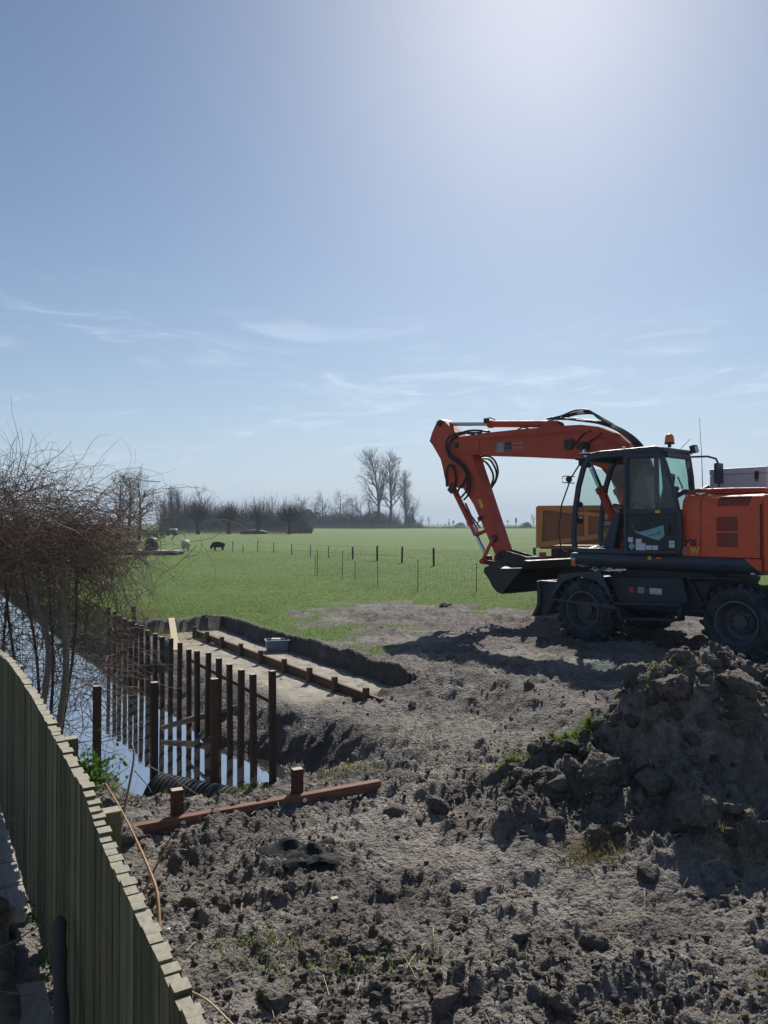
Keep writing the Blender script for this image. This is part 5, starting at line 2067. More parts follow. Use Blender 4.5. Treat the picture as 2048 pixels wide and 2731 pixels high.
def bare_tree(name, x, y, H, label, seed, kind='round', group=None, W=1.0, mat=None, lean=0.0):
    rng = np.random.default_rng(seed)
    root = thing(name, label, 'tree', (x, y, 0), 0, group)
    mat = mat or M['bark_far']
    n = 9
    tt = np.linspace(0, 1, n)
    if kind == 'pollard':
        tr = np.stack([.06 * np.sin(tt * 3 + seed), .05 * np.cos(tt * 2), tt * H * .36], -1)[None]
        R = (H * .062 * (1.15 - .45 * tt + .45 * sm(.75, 1, tt)))[None]
        V, F = tubes(tr, R, 8)
        hd = MB()
        hd.lathe([(0, -.5), (.45, -.3), (.62, 0), (.5, .3), (0, .45)], (0, 0, 0), (0, 0, 1), 10)
        hv = np.array(hd.v) * np.array([H * .14, H * .14, H * .09]) + np.array([0, 0, H * .38])
        V, F = merge([(V, F), (hv, np.array([f for f in hd.f if len(f) == 4]))])
        np_mesh('trunk', V, F, mat, root, smooth=True)
        m = int(230 * W)
        a = rng.uniform(0, 2 * np.pi, m)
        el = np.radians(90 - 75 * rng.random(m) ** .75)
        d = np.column_stack([np.cos(a) * np.cos(el), np.sin(a) * np.cos(el), np.sin(el)])
        o = d * H * .06 + np.array([0, 0, H * .39])
        P = curl(o, d, H * .60 * rng.uniform(.6, 1.12, m) * (1 - .18 * np.cos(el)), 5, rng, .035, -.10)
        Rr = H * .0062 * rng.uniform(.7, 1.2, m)[:, None] * np.linspace(1, .35, 5)[None]
        c1 = grow(P, Rr, 4, .25, .85, (12, 30), H * .22, .05, .05, rng, 3, .4, .6)
        V, F = merge([tubes(P, Rr), tubes(*c1)])
        np_mesh('crown', V, F, M['osier'], root)
        return root
    tf, k1, spread, L1, upb = {'round': (.82, 15, (35, 72), lambda t: H * .36 * W * (1.05 - .55 * t), .05),
                               'poplar': (.96, 22, (22, 50), lambda t: H * .33 * W * (1.1 - .75 * (t - .3) / .7), .14),
                               'narrow': (.97, 26, (14, 32), lambda t: H * .26 * W * (1.1 - .8 * t), .14),
                               'shrubby': (.75, 14, (30, 65), lambda t: H * .42 * W * (1.1 - .5 * t), .08)}[kind]
    t0 = {'round': .26, 'poplar': .27, 'narrow': .10, 'shrubby': .06}[kind]
    tr = np.stack([lean * H * tt ** 1.5 + .012 * H * np.sin(tt * 5 + seed), .012 * H * np.cos(tt * 4 + seed), tt * H * tf], -1)[None]
    R = (H * .021 * (1.25 - tt * 1.0) ** 1.1)[None]
    V, F = tubes(tr, R, 8)
    np_mesh('trunk', V, F, mat, root, smooth=True)
    c1 = grow(tr, R, k1, t0, .97, spread, L1, upb, .10, rng, 6, .25, .55)
    c2 = grow(*c1, 8, .22, 1.0, (25, 60), H * .13, upb * .8, .12, rng, 5, .35, .6)
    c3 = grow(*c2, 6, .2, 1.0, (22, 60), H * .065, upb * .6, .15, rng, 3, .5, .75)
    R3 = np.maximum(c3[1], H * .0011)
    V, F = merge([tubes(*c1, 5), tubes(*c2), tubes(c3[0], R3)])
    np_mesh('crown', V, F, mat, root)
    return root


def px(p, y):
    return (p - 1024) / 2050 * y


wil = [(528, 152, 6.2, 1.0, 'broad pollard willow left of the upturned boat, leftmost of the willow row'), (611, 154, 6.2, 1.05, 'pollard willow between the leftmost willow and the upturned boat'),
       (689, 156, 6.0, .55, 'slender pollard willow standing at the upturned boat'), (772, 155, 5.8, 1.1, 'thick pollard willow at the right end of the willow row')]
for i, (p, y, H, W, lab) in enumerate(wil):
    bare_tree('pollard_willow', px(p, y), y, H, lab, 40 + i, 'pollard', 'pollard willows along the pasture', W)
for i, (p, y, H, W, lab) in enumerate([(318, 98, 8.6, 1.0, 'bare tree behind the climbing shrub, left of three'), (345, 101, 9.6, 1.0, 'tallest bare tree behind the climbing shrub, middle of three'),
                                       (372, 99, 9.0, 1.0, 'bare tree behind the climbing shrub, right of three')]):
    bare_tree('bare_tree', px(p, y), y, H, lab, 60 + i, 'round', 'three bare trees behind the shrub', W * 1.15)
bare_tree('bare_tree', px(536, 205), 205, 11.6, 'wide domed bare tree rising behind the leftmost willow', 71, 'round', None, 1.35)
for i, (p, y, H, k) in enumerate([(455, 200, 10.8, 'first slim bare tree left of the domed tree'), (474, 202, 10.2, 'second slim bare tree close to the left of the domed tree'), (436, 196, 7.5, 'short slim bare tree beside the three big bare trees')]):
    bare_tree('bare_tree', px(p, y), y, H, k, 80 + i, 'narrow', 'slim trees left of the domed tree', .9)
rt = [(806, 335, 14.5, 'round', 'bare tree left of the dark barn roof, start of the far tree row'), (840, 345, 12.5, 'round', 'low bare tree behind the dark barn roof'),
      (861, 335, 16, 'round', 'bare round tree just right of the dark barn roof'), (884, 350, 12.5, 'shrubby', 'low bushy tree in the far row between two taller trees'),
      (907, 335, 17, 'round', 'dark dense bare tree midway along the far row'), (940, 345, 15, 'round', 'pale bare tree left of the tall poplars'),
      (962, 338, 14.5, 'shrubby', 'dark bushy tree close to the foot of the left poplar'), (985, 346, 15.5, 'round', 'bare tree under the crown of the left poplar')]
for i, (p, y, H, k, lab) in enumerate(rt):
    bare_tree('bare_tree', px(p, y), y, H, lab, 100 + i, k, 'bare trees in the far row', 1.0)
bare_tree('poplar', px(1012, 340), 340, 31.5, 'tallest poplar, leaning left over the far tree row', 131, 'poplar', 'tall poplars on the skyline', 1.2, lean=-.10)
bare_tree('poplar', px(1041, 342), 342, 30.5, 'tall upright poplar with pale trunk right of the leaning one', 138, 'poplar', 'tall poplars on the skyline', 1.05)
bare_tree('poplar', px(1081, 338), 338, 22.5, 'narrow poplar at the right end of the poplar group', 133, 'narrow', 'tall poplars on the skyline', 1.05)
bare_tree('bare_tree', px(1102, 345), 345, 15.0, 'bushy bare tree right of the narrow poplar', 134, 'shrubby', None, 1.0)
for i, (p, y, H, lab) in enumerate([(1124, 560, 8.5, 'faint distant tree just right of the bushy bare tree'), (1143, 580, 7.5, 'low faint distant tree left of the white hall'),
                                    (1423, 560, 9.5, 'faint distant tree beside the grey blue hut on the horizon')]):
    bare_tree('bare_tree', px(p, y), y, H, lab, 150 + i, 'round', 'faint trees on the horizon', 1.1)


def thicket(name, label, p0, p1, y0, y1, h0, h1, m, mat, seed, upright=.18, r=.03, kids=5):
    """far-off undergrowth: many bare shoots as one mass"""
    rng = np.random.default_rng(seed)
    y = rng.uniform(y0, y1, m)
    x = (rng.uniform(p0, p1, m) - 1024) / 2050 * y
    hh = (h0 + (h1 - h0) * rng.random(m)) * (.45 + .95 * vnoise(x * .14, y * .05, seed))
    o = np.column_stack([x, y, np.zeros(m)])
    d = np.column_stack([rng.normal(0, upright, m), rng.normal(0, upright, m), np.ones(m)])
    P = curl(o, d, hh, 5, rng, .06, -.05)
    R = r * rng.uniform(.6, 1.3, m)[:, None] * np.linspace(1, .4, 5)[None]
    c = grow(P, R, kids, .15, .95, (15, 55), h1 * .22, .06, .1, rng, 3, .5, .7)
    V, F = merge([tubes(P, R), tubes(*c)])
    o = np_mesh(name, V, F, mat)
    return tag(o, label, 'thicket', kind='stuff')


thicket('thicket', 'purple brown thicket of bare shoots behind the willows', 425, 815, 195, 260, 4.2, 9.0, 1700, M['osier'], 1, .16, .055, 6)
thicket('thicket', 'low tangle of brown undergrowth at the right end of the willows', 775, 832, 160, 185, .8, 2.6, 420, M['osier'], 2, .35, .03, 4)
thicket('thicket', 'dark bluish undergrowth beneath the far tree row', 800, 1060, 338, 352, 4.0, 8.5, 1300, M['bark_far'], 3, .3, .06, 7)
thicket('thicket', 'thin scrub at the foot of the right poplars', 1040, 1125, 345, 356, 2.5, 5.0, 260, M['bark_far'], 4, .3, .05, 6)
thicket('thicket', 'dull scrub on the far bank left of the willows', 180, 440, 112, 150, 1.0, 2.6, 900, M['twig'], 5, .35, .02, 4)
thicket('reeds', 'strip of dead brown reeds along the far edge of the pasture', 812, 1130, 326, 334, .8, 2.2, 1700, M['reed'], 6, .15, .045, 2)
thicket('reeds', 'low brown reeds running along the horizon behind the excavator arm', 1120, 1480, 327, 334, .5, 1.1, 1700, M['reed'], 7, .15, .045, 2)
thicket('reeds', 'dead reeds and brambles under the willows', 430, 830, 160, 172, .4, 1.3, 1200, M['reed'], 8, .3, .02, 3)


def clumpy(name, label, blobs, m, size, mat, seed):
    """leafy dark evergreens: leaf-sized faces through the crown"""
    rng = np.random.default_rng(seed)
    V, F = [], []
    b0 = 0
    for (c, s) in blobs:
        q = rng.normal(0, 1, (m, 3))
        q /= np.linalg.norm(q, axis=1, keepdims=True)
        q *= rng.uniform(.35, 1, (m, 1)) ** .5
        q *= 1 + .3 * np.sin(q[:, :1] * 7 + seed) * np.cos(q[:, 2:] * 6)
        p = np.array(c) + q * np.array(s)
        p[:, 2] = np.abs(p[:, 2])
        a = rng.normal(0, size, (m, 3, 3))
        V.append((p[:, None, :] + a).reshape(-1, 3))
        F.append(np.arange(m * 3).reshape(m, 3) + b0)
        b0 += m * 3
    o = np_mesh(name, np.concatenate(V), np.concatenate(F), mat)
    return tag(o, label, 'bushes', kind='stuff')


clumpy('evergreen_bushes', 'dark evergreen bushes filling the foot of the far tree row', [((px(p, 340), 340, h * .5), (w, 3, h * .5)) for p, w, h in
       [(818, 4, 6), (842, 4, 7.5), (858, 3, 5), (880, 4, 6), (899, 4, 5.5), (925, 4, 6.5), (945, 3, 5), (970, 4, 6), (995, 4, 8), (1015, 2.5, 7), (1093, 2.5, 6)]], 900, .28, M['greenbush'], 3)
t = thing('barn', 'dark low barn roof among the bushes of the far tree row', 'barn', (px(824, 352), 352, 0))
b = MB()
b.b2(-4.3, 4.3, -4, 4, 0, 4.6)
b.build('wall', M['roof_dark'], t)
b = MB()
b.prism([(-4.7, 4.5), (4.7, 4.5), (.8, 8.6), (-.8, 8.6)], -4.5, 4.5)
b.build('roof', M['roof_dark'], t)
t = thing('hut', 'grey blue curved hut on the horizon left of the trailer', 'hut', (px(1402, 430), 430, 0))
b = MB()
pr = [(-2.9, 0), (2.9, 0), (2.7, .8), (1.3, 2.6), (.4, 2.9), (-.5, 2.9), (-1.4, 2.5), (-2.7, .8)]
b.prism(pr, -4, 4)
b.build('shell', M['sign'], t)
b = MB()
b.b2(-.6, .6, -4.03, -4.002, 0, 1.9)
b.build('door', M['roof_dark'], t)
t = thing('white_hall', 'pale round topped hall with dark sign on the horizon left of the excavator arm', 'hall', (px(1226, 440), 440, 0))
b = MB()
b.prism([(-2.7, 0), (2.7, 0), (2.6, 1.4), (1.6, 2.5), (0, 2.9), (-1.6, 2.5), (-2.6, 1.4)], -5, 5)
b.build('shell', M['sign_white'], t)
b = MB()
b.prism([(-1.3, 1.3), (-.7, .9), (-.7, 1.1), (.7, 1.1), (.7, .9), (1.3, 1.3), (.7, 1.75), (.7, 1.5), (-.7, 1.5), (-.7, 1.75)], -5.1, -5.01)
b.build('arrow_board', M['roof_dark'], t)
for i, (p, h, w, hh, lab) in enumerate([(1167, 2.4, .4, .5, 'thin pole with small plate, leftmost sign on the horizon'), (1188, 2.0, .5, .8, 'short dark marker post left of the tall horizon sign'),
                                        (1197, 4.6, .8, 1.0, 'tall horizon sign with tilted top plate and white board'), (1209, 3.6, .9, 1.5, 'dark square sign just right of the tall horizon sign'),
                                        (1354, 3.8, 1.0, 1.0, 'diamond shaped sign right of the excavator arm'), (1376, 5.2, .9, 3.0, 'tall double plate sign right of the diamond sign'),
                                        (1434, 4.4, .9, 2.2, 'first dark sign beside the ochre trailer edge'), (1440, 4.8, .8, 2.2, 'second dark sign closest to the ochre trailer edge')]):
    t = thing('road_sign', lab, 'road sign', (px(p, 420), 420, 0), 0, 'road signs on the horizon')
    b = MB()
    b.tube([(0, 0, 0), (0, 0, h)], .09, 6)
    b.build('pole', M['sign'], t)
    b = MB()
    rot = Matrix.Rotation(math.radians(45), 3, 'Y') if i == 4 else (Matrix.Rotation(.5, 3, 'Y') if i == 2 else None)
    b.box((0, -.12, h - hh / 2), (w, .06, hh if i != 2 else .4), rot)
    if i == 5:
        b.box((0, -.12, h - 1.1), (w * 1.3, .065, .9))
    b.build('plate', M['sign'], t)
    if i == 2:
        b = MB()
        b.box((0, -.12, 2.2), (.9, .06, 1.5))
        b.build('board', M['sign_white'], t)

# ------------------------------------------------------------------ clods, turf, straw, grass
def ico(sub):
    import bmesh
    bm = bmesh.new()
    bmesh.ops.create_icosphere(bm, subdivisions=sub, radius=1)
    bm.verts.ensure_lookup_table()
    V = np.array([v.co[:] for v in bm.verts])
    F = np.array([[v.index for v in f.verts] for f in bm.faces])
    bm.free()
    return V, F


def clod_shape(V, seed, rough=.35):
    n1 = fbm(V[:, 0] * 1.3 + V[:, 2] * .9 + 5, V[:, 1] * 1.3 - V[:, 2] * .8, seed, 3, .6)
    n2 = fbm(V[:, 0] * 4 + V[:, 2] * 3, V[:, 1] * 4 + V[:, 2] * 2, seed + 50, 3, .6)
    rg = np.random.default_rng(seed)
    W = V.copy()
    for _ in range(9):                      # broken faces
        q = rg.normal(0, 1, 3)
        q /= np.linalg.norm(q)
        d = rg.uniform(.45, .8)
        W = W - np.maximum(W @ q - d, 0)[:, None] * q * .92
    return W * (1 + rough * 1.1 * n1 + rough * .7 * n2)[:, None] * np.array([1.15, .95, .8])


def clod_material(name, c0, c1):
    k = NT(name)
    g = k.n('ShaderNodeNewGeometry')
    oi = k.n('ShaderNodeObjectInfo')
    n2 = k.noise(g.outputs['Position'], 22, 7, .7)
    n3 = k.noise(g.outputs['Position'], 90, 4, .7)
    f = k.math('ADD', k.math('MULTIPLY', n2, .6), k.math('MULTIPLY', g.outputs['Random Per Island'], .4))
    c = k.ramp(f, [(.25, c0), (.75, c1)])
    k.set(Base_Color=c, Roughness=.95, Specular_IOR_Level=.25)
    v = k.n('ShaderNodeTexVoronoi')
    v.inputs['Scale'].default_value = 48
    ad = k.n('ShaderNodeVectorMath', operation='ADD')
    nz = k.n('ShaderNodeTexNoise')
    nz.inputs['Scale'].default_value = 40
    k.l(g.outputs['Position'], nz.inputs['Vector'])
    sv = k.n('ShaderNodeVectorMath', operation='SCALE')
    sv.inputs['Scale'].default_value = .02
    k.l(nz.outputs['Color'], sv.inputs[0])
    k.l(g.outputs['Position'], ad.inputs[0])
    k.l(sv.outputs[0], ad.inputs[1])
    k.l(ad.outputs[0], v.inputs['Vector'])
    hh = k.math('ADD', k.math('MULTIPLY', k.math('SUBTRACT', 1.0, v.outputs['Distance']), .9), k.math('ADD', k.math('MULTIPLY', n2, .8), k.math('MULTIPLY', n3, .5)))
    k.bump(hh, 1.0, .028)
    return k.m


M['clod'] = clod_material('earth_clod', (.060, .050, .044), (.205, .178, .155))


def scatter_clods():
    rng = np.random.default_rng(77)
    N = 46000
    y = 3.0 + 15 * rng.random(N) ** 1.8
    x = rng.uniform(-.62, .62, N) * y
    z, g, sa, we, _d = terrain(x, y)
    s, n = sn(x, y)
    pat = np.maximum(np.clip(.5 + 2.4 * fbm(x * .8, y * .8, 99, 3), .04, 1), 1.2 * np.exp(-((x - .55) / 1.0) ** 2 - ((y - 7.4) / 1.3) ** 2))
    fence_x = FX + FS * y
    rows = (g < .5) & (we < .65) & (x > fence_x + .06) & (_d < .75) & (rng.random(N) < pat * (1 - .93 * sa) * (1 - .6 * g) * (1 - .45 * sm(7, 10, y)))
    x, y, z = x[rows], y[rows], z[rows]
    m = len(x)
    r = (.005 + .026 * rng.random(m) ** 3.6) * (1 - .25 * sm(6, 10, y))
    Vi, Fi = ico(2)
    Vj, Fj = ico(1)
    shapes = [clod_shape(Vi, 10 + i) for i in range(8)]
    small = [clod_shape(Vj, 30 + i, .3) for i in range(8)]
    parts = []
    for big in (0, 1):
        sel = np.where((r > .016) & (y < 7.5) if big else ~((r > .016) & (y < 7.5)))[0]
        sh, ff = (shapes, Fi) if big else (small, Fj)
        for j in range(8):
            q = sel[j::8]
            a = rng.uniform(0, 6.28, len(q))
            c_, s_ = np.cos(a), np.sin(a)
            B = sh[j][None] * r[q][:, None, None]
            X = B[..., 0] * c_[:, None] - B[..., 1] * s_[:, None] + x[q][:, None]
            Y = B[..., 0] * s_[:, None] + B[..., 1] * c_[:, None] + y[q][:, None]
            Z = B[..., 2] + z[q][:, None] + r[q][:, None] * .12
            V = np.stack([X, Y, Z], -1)
            F = ff[None] + (np.arange(len(q)) * len(sh[j]))[:, None, None]
            parts.append((V.reshape(-1, 3), F.reshape(-1, 3)))
    V, F = merge(parts)
    o = np_mesh('earth_crumbs', V, F, M['clod'], smooth=False)
    tag(o, 'crumbs and small clods of grey brown earth strewn over the mud', 'earth crumbs', kind='stuff')


scatter_clods()


def big_clod(x, y, r, seed, label, group=None, sq=1.0, mat=None):
    V, F = ico(4)
    V = clod_shape(V, seed, .42)
    n3 = fbm(V[:, 0] * 8 + V[:, 2] * 7, V[:, 1] * 8 - V[:, 2] * 6, seed + 9, 4, .65)
    n4 = fbm(V[:, 0] * 24 + V[:, 2] * 19, V[:, 1] * 24 - V[:, 2] * 21, seed + 3, 3, .7)
    V = V * (1 + .55 * n3 + .24 * n4)[:, None] * r
    V[:, 2] *= sq
    o = np_mesh('mud_clod', V, F, mat or M['clod'], smooth=True)
    o.location = (x, y, gz(x, y) + r * .12 * sq)
    o.rotation_euler = (0, 0, seed * 1.3)
    return tag(o, label, 'clod', group)


def gpt(px_, py_, z=-.28):
    """ground point under a sight line, for laying clods out"""
    k = (py_ - 1396) / 2050
    y_ = (EYE - z) / k
    return ((px_ - 1024) / 2050 * y_, y_)


CL = [(775, 2350, .085, 'dark angular clod between the plastic sheet and the grassy hollow'), (1055, 2175, .095, 'squarish clod right of the timber beam end, leftmost of a line'),
      (1112, 2185, .062, 'small dark clod just right of the squarish clod'), (1165, 2150, .11, 'broad clod in the line leading from the beam to the heap'),
      (1215, 2140, .07, 'clod at the foot of the heap on its left'), (830, 2530, .075, 'dark clod with turf on top, left of two in the foreground'),
      (975, 2535, .085, 'dark clod with turf on top, right of two in the foreground'), (1030, 2520, .06, 'black clod touching the right turf clod'),
      (595, 2380, .10, 'wide low clod near the fence in front of the beam'), (345, 2235, .13, 'large dark clod at the left end of the timber beam'),
      (505, 2395, .07, 'low dark clod beside the wide one near the fence'), (735, 2660, .10, 'broad dark clod at the bottom of the picture right of the fence'),
      (1185, 2690, .09, 'dark clod at the bottom edge in the middle'), (1570, 2485, .10, 'upright clod with dry grass in the right foreground'),
      (1220, 2480, .06, 'round clod left of the upright grassy clod'), (1845, 2700, .11, 'big clod with roots near the bottom right corner'),
      (1390, 2480, .055, 'small round clod in the middle of the right foreground'), (1590, 2260, .085, 'pale rounded clod at the foot of the heap'),
      (1945, 2290, .08, 'grey clod at the right foot of the heap'), (2030, 2310, .10, 'clod at the right edge below the heap'),
      (1860, 2390, .06, 'loose clod on the mud below the heap'), (1200, 1760, .09, 'dark clod on the shaded mud left of the excavator'),
      (1165, 1741, .07, 'smaller dark clod beside the one on the shaded mud'), (1190, 1620, .15, 'black clod on the grass edge below the bucket'),
      (1410, 1829, .08, 'lone dark clod on the lit mud before the shadow'), (1100, 1845, .07, 'clod at the end of the cut bank'),
      (1235, 2600, .08, 'rough clod in the lower middle foreground'), (1490, 2640, .075, 'flat dark clod right of the lower middle'),
      (905, 2440, .06, 'clod between the pale block and the turf clods'), (420, 2610, .06, 'clod lying against the field side of the fence')]
for i, (a, c, r, lab) in enumerate(CL):
    zz = 0 if c < 1900 else (-.15 if a > 1300 else -.27)
    x, y = gpt(a, c, zz)
    big_clod(x, y, r, 400 + i, lab, 'large clods of earth', .9)


def heap_lumps():
    rng = np.random.default_rng(12)
    Vi, Fi = ico(3)
    parts = []
    m = 420
    x = rng.uniform(1.0, 4.2, m)
    y = 6.6 - np.abs(rng.normal(0, .75, m)) + .25 * rng.random(m)
    z0, g, sa, we, _d = terrain(x, y)
    hh = z0 + .2
    for i in range(m):
        if hh[i] < .12 or y[i] < 4.9:
            continue
        r = rng.uniform(.022, .08) * (1.0 if rng.random() < .9 else 1.5)
        V = clod_shape(Vi, 700 + i, .35)
        n4 = fbm(V[:, 0] * 22 + V[:, 2] * 18, V[:, 1] * 22 - V[:, 2] * 20, i + 3, 3, .7)
        n3 = fbm(V[:, 0] * 7 + V[:, 2] * 6, V[:, 1] * 7 - V[:, 2] * 5, i, 4, .65)
        V = V * (1 + .55 * n3 + .22 * n4)[:, None] * r
        a = rng.uniform(0, 6.28)
        rot = np.array(Matrix.Rotation(a, 3, 'Z') @ Matrix.Rotation(rng.normal(0, .5), 3, 'X'))
        parts.append((V @ rot.T + np.array([x[i], y[i], z0[i] - r * .12]), Fi))
    V, F = merge(parts)
    o = np_mesh('heap_lumps', V, F, M['clod'], smooth=True)
    tag(o, 'broken lumps of dark earth making up the spoil heap', 'earth lumps', kind='stuff')


heap_lumps()


for i, (a, c, zz, r, lab) in enumerate([(1800, 1925, .55, .20, 'big overhanging turf block halfway up the spoil heap'), (1600, 2085, .12, .17, 'large lump low on the left shoulder of the spoil heap'),
                                        (1735, 2105, .14, .15, 'large lump beside the low one on the spoil heap'), (1860, 2235, -.02, .19, 'big rooty turf block at the front foot of the spoil heap'),
                                        (1700, 1840, .72, .16, 'lump jutting from the left edge of the heap top'), (1975, 1905, .62, .18, 'lump near the right edge of the picture on the heap')]):
    x, y = gpt(a, c, zz)
    big_clod(x, y, r, 900 + i, lab, 'large lumps on the spoil heap', .8)


def blades(name, pts, h, w, mat, rng, label, cat, lean=.5):
    """single-triangle grass blades"""
    m = len(pts)
    a = rng.uniform(0, 6.28, m)
    hh = h * rng.uniform(.5, 1.3, m)
    dx, dy = np.cos(a) * w, np.sin(a) * w
    tip = pts + np.column_stack([rng.normal(0, lean, m) * hh, rng.normal(0, lean, m) * hh, hh])
    A = pts + np.column_stack([dx, dy, np.full(m, -.01)])
    B = pts - np.column_stack([dx, dy, np.full(m, .01)])
    V = np.stack([A, B, tip], 1).reshape(-1, 3)
    F = np.arange(m * 3).reshape(m, 3)
    o = np_mesh(name, V, F, mat)
    return tag(o, label, cat, kind='stuff')


def grass():
    rng = np.random.default_rng(5)
    N = 330000
    y = 10.5 * (62 / 10.5) ** (rng.random(N) ** 1.25)
    x = rng.uniform(-.58, .60, N) * y
    z, g, sa, we, _d = terrain(x, y)
    tuft = vnoise(x * 2.2, y * 2.2, 5) * .6 + vnoise(x * 7, y * 7, 6) * .5
    ok = (g > .25 + .5 * rng.random(N)) & (we < .35) & (tuft > .22)
    p = np.column_stack([x, y, z])[ok]
    hh = (.018 + .030 * tuft[ok]) * (.7 + .5 * rng.random(len(p)))
    w = .003 + .00024 * p[:, 1]
    k = rng.random(len(p)) < .93
    blades('pasture_grass', p[k], hh[k], w[k], M['blade'], rng, 'short green pasture grass', 'grass')
    blades('dry_grass', p[~k], hh[~k] * 1.2, w[~k], M['dryblade'], rng, 'dry stalks among the pasture grass', 'dry grass')
    # dead grass and weeds on the ditch bank, turf on the heap and in the mud
    spots, hs_, = [], []
    for (cx, cy, sx, sy, m, h, dry) in ((-5.9, 16.6, .9, .8, 2600, .22, .75), (-4.9, 15.6, .35, .5, 700, .16, .5), (-3.3, 9.6, .5, .5, 900, .12, .8), (-6.3, 13.2, .5, 1.6, 1600, .3, .9),
                                        (1.72, 6.75, .13, .08, 1500, .04, .1), (1.25, 6.95, .12, .06, 300, .06, .3), (2.35, 5.1, .16, .07, 500, .035, .8), (2.42, 6.35, .16, .06, 420, .035, .85), (2.3, 5.35, .14, .06, 420, .04, .8), (1.45, 5.3, .12, .09, 420, .05, .95),
                                        (2.2, 6.2, .25, .1, 500, .03, .7), (2.95, 5.95, .3, .12, 420, .03, .85), (2.12, 3.75, .13, .09, 700, .04, .15), (1.0, 3.5, .1, .07, 220, .05, .8),
                                        (-.25, 4.25, .40, .08, 520, .025, .2), (-.62, 4.45, .2, .06, 200, .03, .4), (-.35, 8.0, .25, .2, 330, .05, .5), (-1.55, 8.05, .12, .08, 160, .09, .3),
                                        (-1.95, 7.9, .12, .06, 120, .1, .4), (.3, 8.9, .5, .25, 400, .04, .7), (.9, 7.6, .5, .3, 420, .035, .8)):
        px_ = rng.normal(cx, sx, m)
        py_ = rng.normal(cy, sy, m)
        spots.append(np.column_stack([px_, py_, np.full(m, h), rng.random(m) < dry]))
    q = np.concatenate(spots)
    zz, _, _, we2, _d = terrain(q[:, 0], q[:, 1])
    q, zz = q[we2 < .3], zz[we2 < .3]
    p = np.column_stack([q[:, 0], q[:, 1], zz])
    d = q[:, 3] > .5
    blades('weeds', p[~d], q[~d, 2], np.full((~d).sum(), .006), M['blade'], rng, 'tufts of green weeds on the mud, the heap and the ditch bank', 'weeds', .6)
    blades('dead_grass', p[d], q[d, 2], np.full(d.sum(), .005), M['dryblade'], rng, 'tufts of dead straw coloured grass on the mud, the heap and the ditch bank', 'dead grass', .8)
    # loose straw
    m = 900
    y = 3.2 + 12 * rng.random(m) ** 1.3
    x = rng.uniform(-.5, .55, m) * y
    z, g, sa, we, _d = terrain(x, y)
    ok = (x > FX + FS * y + .08) & (we < .35)
    x, y, z = x[ok], y[ok], z[ok]
    m = len(x)
    a = rng.uniform(0, 3.14, m)
    L = rng.uniform(.02, .09, m)
    d = np.column_stack([np.cos(a) * L, np.sin(a) * L, rng.normal(0, .015, m)])
    c = np.column_stack([x, y, z + .018])
    P = np.stack([c - d, c + np.array([0, 0, .006]), c + d], 1)
    V, F = tubes(P, np.full((m, 3), .0016) + .0002 * y[:, None])
    o = np_mesh('loose_straw', V, F, M['straw'])
    tag(o, 'bits of straw and root lying on the mud', 'straw', kind='stuff')


grass()

# ------------------------------------------------------------------ canes and ivy by the fence
def cane(pts, r, mat, label):
    b = MB()
    sp = smooth_path(pts, 5)
    b.tube(sp, [r * (1 - .55 * i / len(sp)) for i in range(len(sp))], 7)
    return tag(b.build('cane', mat, smooth=60), label, 'cane', 'dry canes by the fence')


def ray_pt(px_, py_, y):
    return ((px_ - 1024) / 2050 * y, y, EYE - (py_ - 1396) / 2050 * y)


cane([ray_pt(430, 2510, 3.9), ray_pt(425, 2390, 4.1), ray_pt(405, 2320, 4.3), ray_pt(345, 2190, 4.9), ray_pt(285, 2085, 5.6)], .011, M['cane'], 'long orange brown cane arching up from the mud beside the fence')
cane([ray_pt(375, 2405, 4.5), ray_pt(408, 2330, 4.55), ray_pt(462, 2222, 4.6)], .010, M['cane'], 'short brown cane crossing the long one beside the fence')
cane([ray_pt(317, 2260, 5.6), ray_pt(335, 2160, 5.8), ray_pt(360, 2020, 6.1), ray_pt(353, 1980, 6.2)], .013, M['stake'], 'grey stick standing upright in the mud before the ditch')
cane([ray_pt(505, 2630, 3.9), ray_pt(555, 2655, 3.7), ray_pt(620, 2715, 3.5), ray_pt(660, 2760, 3.4)], .007, M['straw'], 'pale thin stem bending over the mud at the bottom of the fence')
cane([ray_pt(400, 2040, 7.6), ray_pt(480, 2085, 7.4), ray_pt(560, 2135, 7.2)], .007, M['stake'], 'thin grey twig stretched over the water towards the ribbed pipe')
cane([ray_pt(362, 2052, 7.9), ray_pt(395, 2090, 7.8), ray_pt(408, 2110, 7.75)], .006, M['stake'], 'thin dark twig leaning to the thick pile in the water')


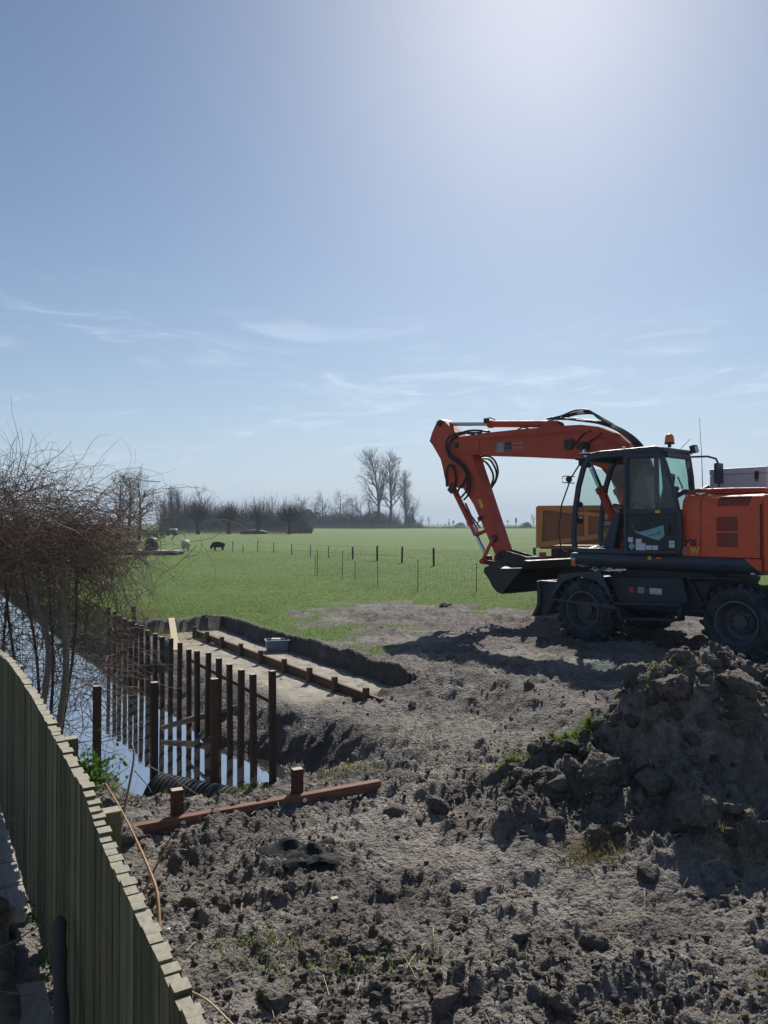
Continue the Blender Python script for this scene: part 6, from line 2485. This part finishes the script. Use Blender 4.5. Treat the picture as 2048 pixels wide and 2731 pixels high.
def ivy():
    rng = np.random.default_rng(9)
    root = thing('ivy', 'small bright green ivy bush growing against the fence post', 'ivy', (-2.72, 6.9, 0))
    m = 800
    c = np.array([-2.72, 6.9, .0])
    q = rng.normal(0, 1, (m, 3)) * np.array([.13, .10, .10]) + np.array([.04, 0, -.10])
    a = rng.normal(0, 1, (m, 3))
    a /= np.linalg.norm(a, axis=1, keepdims=True)
    b_ = np.cross(a, rng.normal(0, 1, (m, 3)))
    b_ /= np.linalg.norm(b_, axis=1, keepdims=True)
    s_ = rng.uniform(.012, .026, (m, 1))
    V = np.stack([q - a * s_, q + b_ * s_ * .8, q + a * s_ * 1.2, q - b_ * s_ * .8], 1).reshape(-1, 3)
    F = np.arange(m * 4).reshape(m, 4)
    o = np_mesh('leaves', V, F, M['ivyleaf'], root)
    o['kind'] = 'stuff'
    mm = 18
    st = np.column_stack([rng.normal(0, .1, mm), rng.normal(0, .08, mm), np.full(mm, -.35)])
    P, R = strands(rng, st, rng.normal(0, .4, (mm, 3)) + np.array([0, 0, 1]), np.full(mm, .6), 6, np.full(mm, .006), .15, 0)
    V, F = tubes(P, R)
    o = np_mesh('stems', V, F, M['bark'], root)
    o['kind'] = 'stuff'
    root = thing('ivy', 'thin string of ivy leaves creeping along the foot of the fence', 'ivy', tuple(fp(3.9, .05, -.1)))
    m = 60
    t = rng.random(m)
    q = np.array([list(fp(3.5 + 1.0 * k, .04 + .05 * rng.random(), -.12 + .10 * rng.random() + .04 * k) - Vector(root.location)) for k in t])
    a = rng.normal(0, 1, (m, 3))
    a /= np.linalg.norm(a, axis=1, keepdims=True)
    b_ = np.cross(a, rng.normal(0, 1, (m, 3)))
    b_ /= np.linalg.norm(b_, axis=1, keepdims=True)
    s_ = rng.uniform(.010, .02, (m, 1))
    V = np.stack([q - a * s_, q + b_ * s_ * .8, q + a * s_ * 1.2, q - b_ * s_ * .8], 1).reshape(-1, 3)
    np_mesh('leaves', V, np.arange(m * 4).reshape(m, 4), M['ivyleaf'], root)['kind'] = 'stuff'


ivy()
# dead sticks heaped on the garden side
rng_ = np.random.default_rng(31)
m = 260
yy = rng_.uniform(3.3, 6.8, m)
out = rng_.uniform(.45, 1.6, m)
o_ = np.array([list(fp(a, c, -.25 + .3 * rng_.random())) for a, c in zip(yy, out)])
P, R = strands(rng_, o_, rng_.normal(0, 1, (m, 3)) * np.array([1, 1, .4]), rng_.uniform(.3, .9, m), 6, rng_.uniform(.004, .011, m), .08, .1)
V, F = tubes(P, R, 4)
tag(np_mesh('dead_sticks', V, F, M['stake']), 'heap of grey dead sticks on the garden side of the fence', 'sticks', kind='stuff')

# ------------------------------------------------------------------ air
hz = MB()
hz.b2(-1560, 1560, -1560, 1560, -3.2, 34)
k = bpy.data.materials.new('spring_haze')
k.use_nodes = True
t_ = k.node_tree
t_.nodes.remove(t_.nodes['Principled BSDF'])
pv = t_.nodes.new('ShaderNodeVolumePrincipled')
pv.inputs['Color'].default_value = (.72, .86, 1.0, 1)
pv.inputs['Density'].default_value = .00055
pv.inputs['Anisotropy'].default_value = .0
t_.links.new(pv.outputs[0], t_.nodes['Material Output'].inputs['Volume'])
tag(hz.build('haze', k), 'thin pale spring haze', 'haze', kind='stuff')
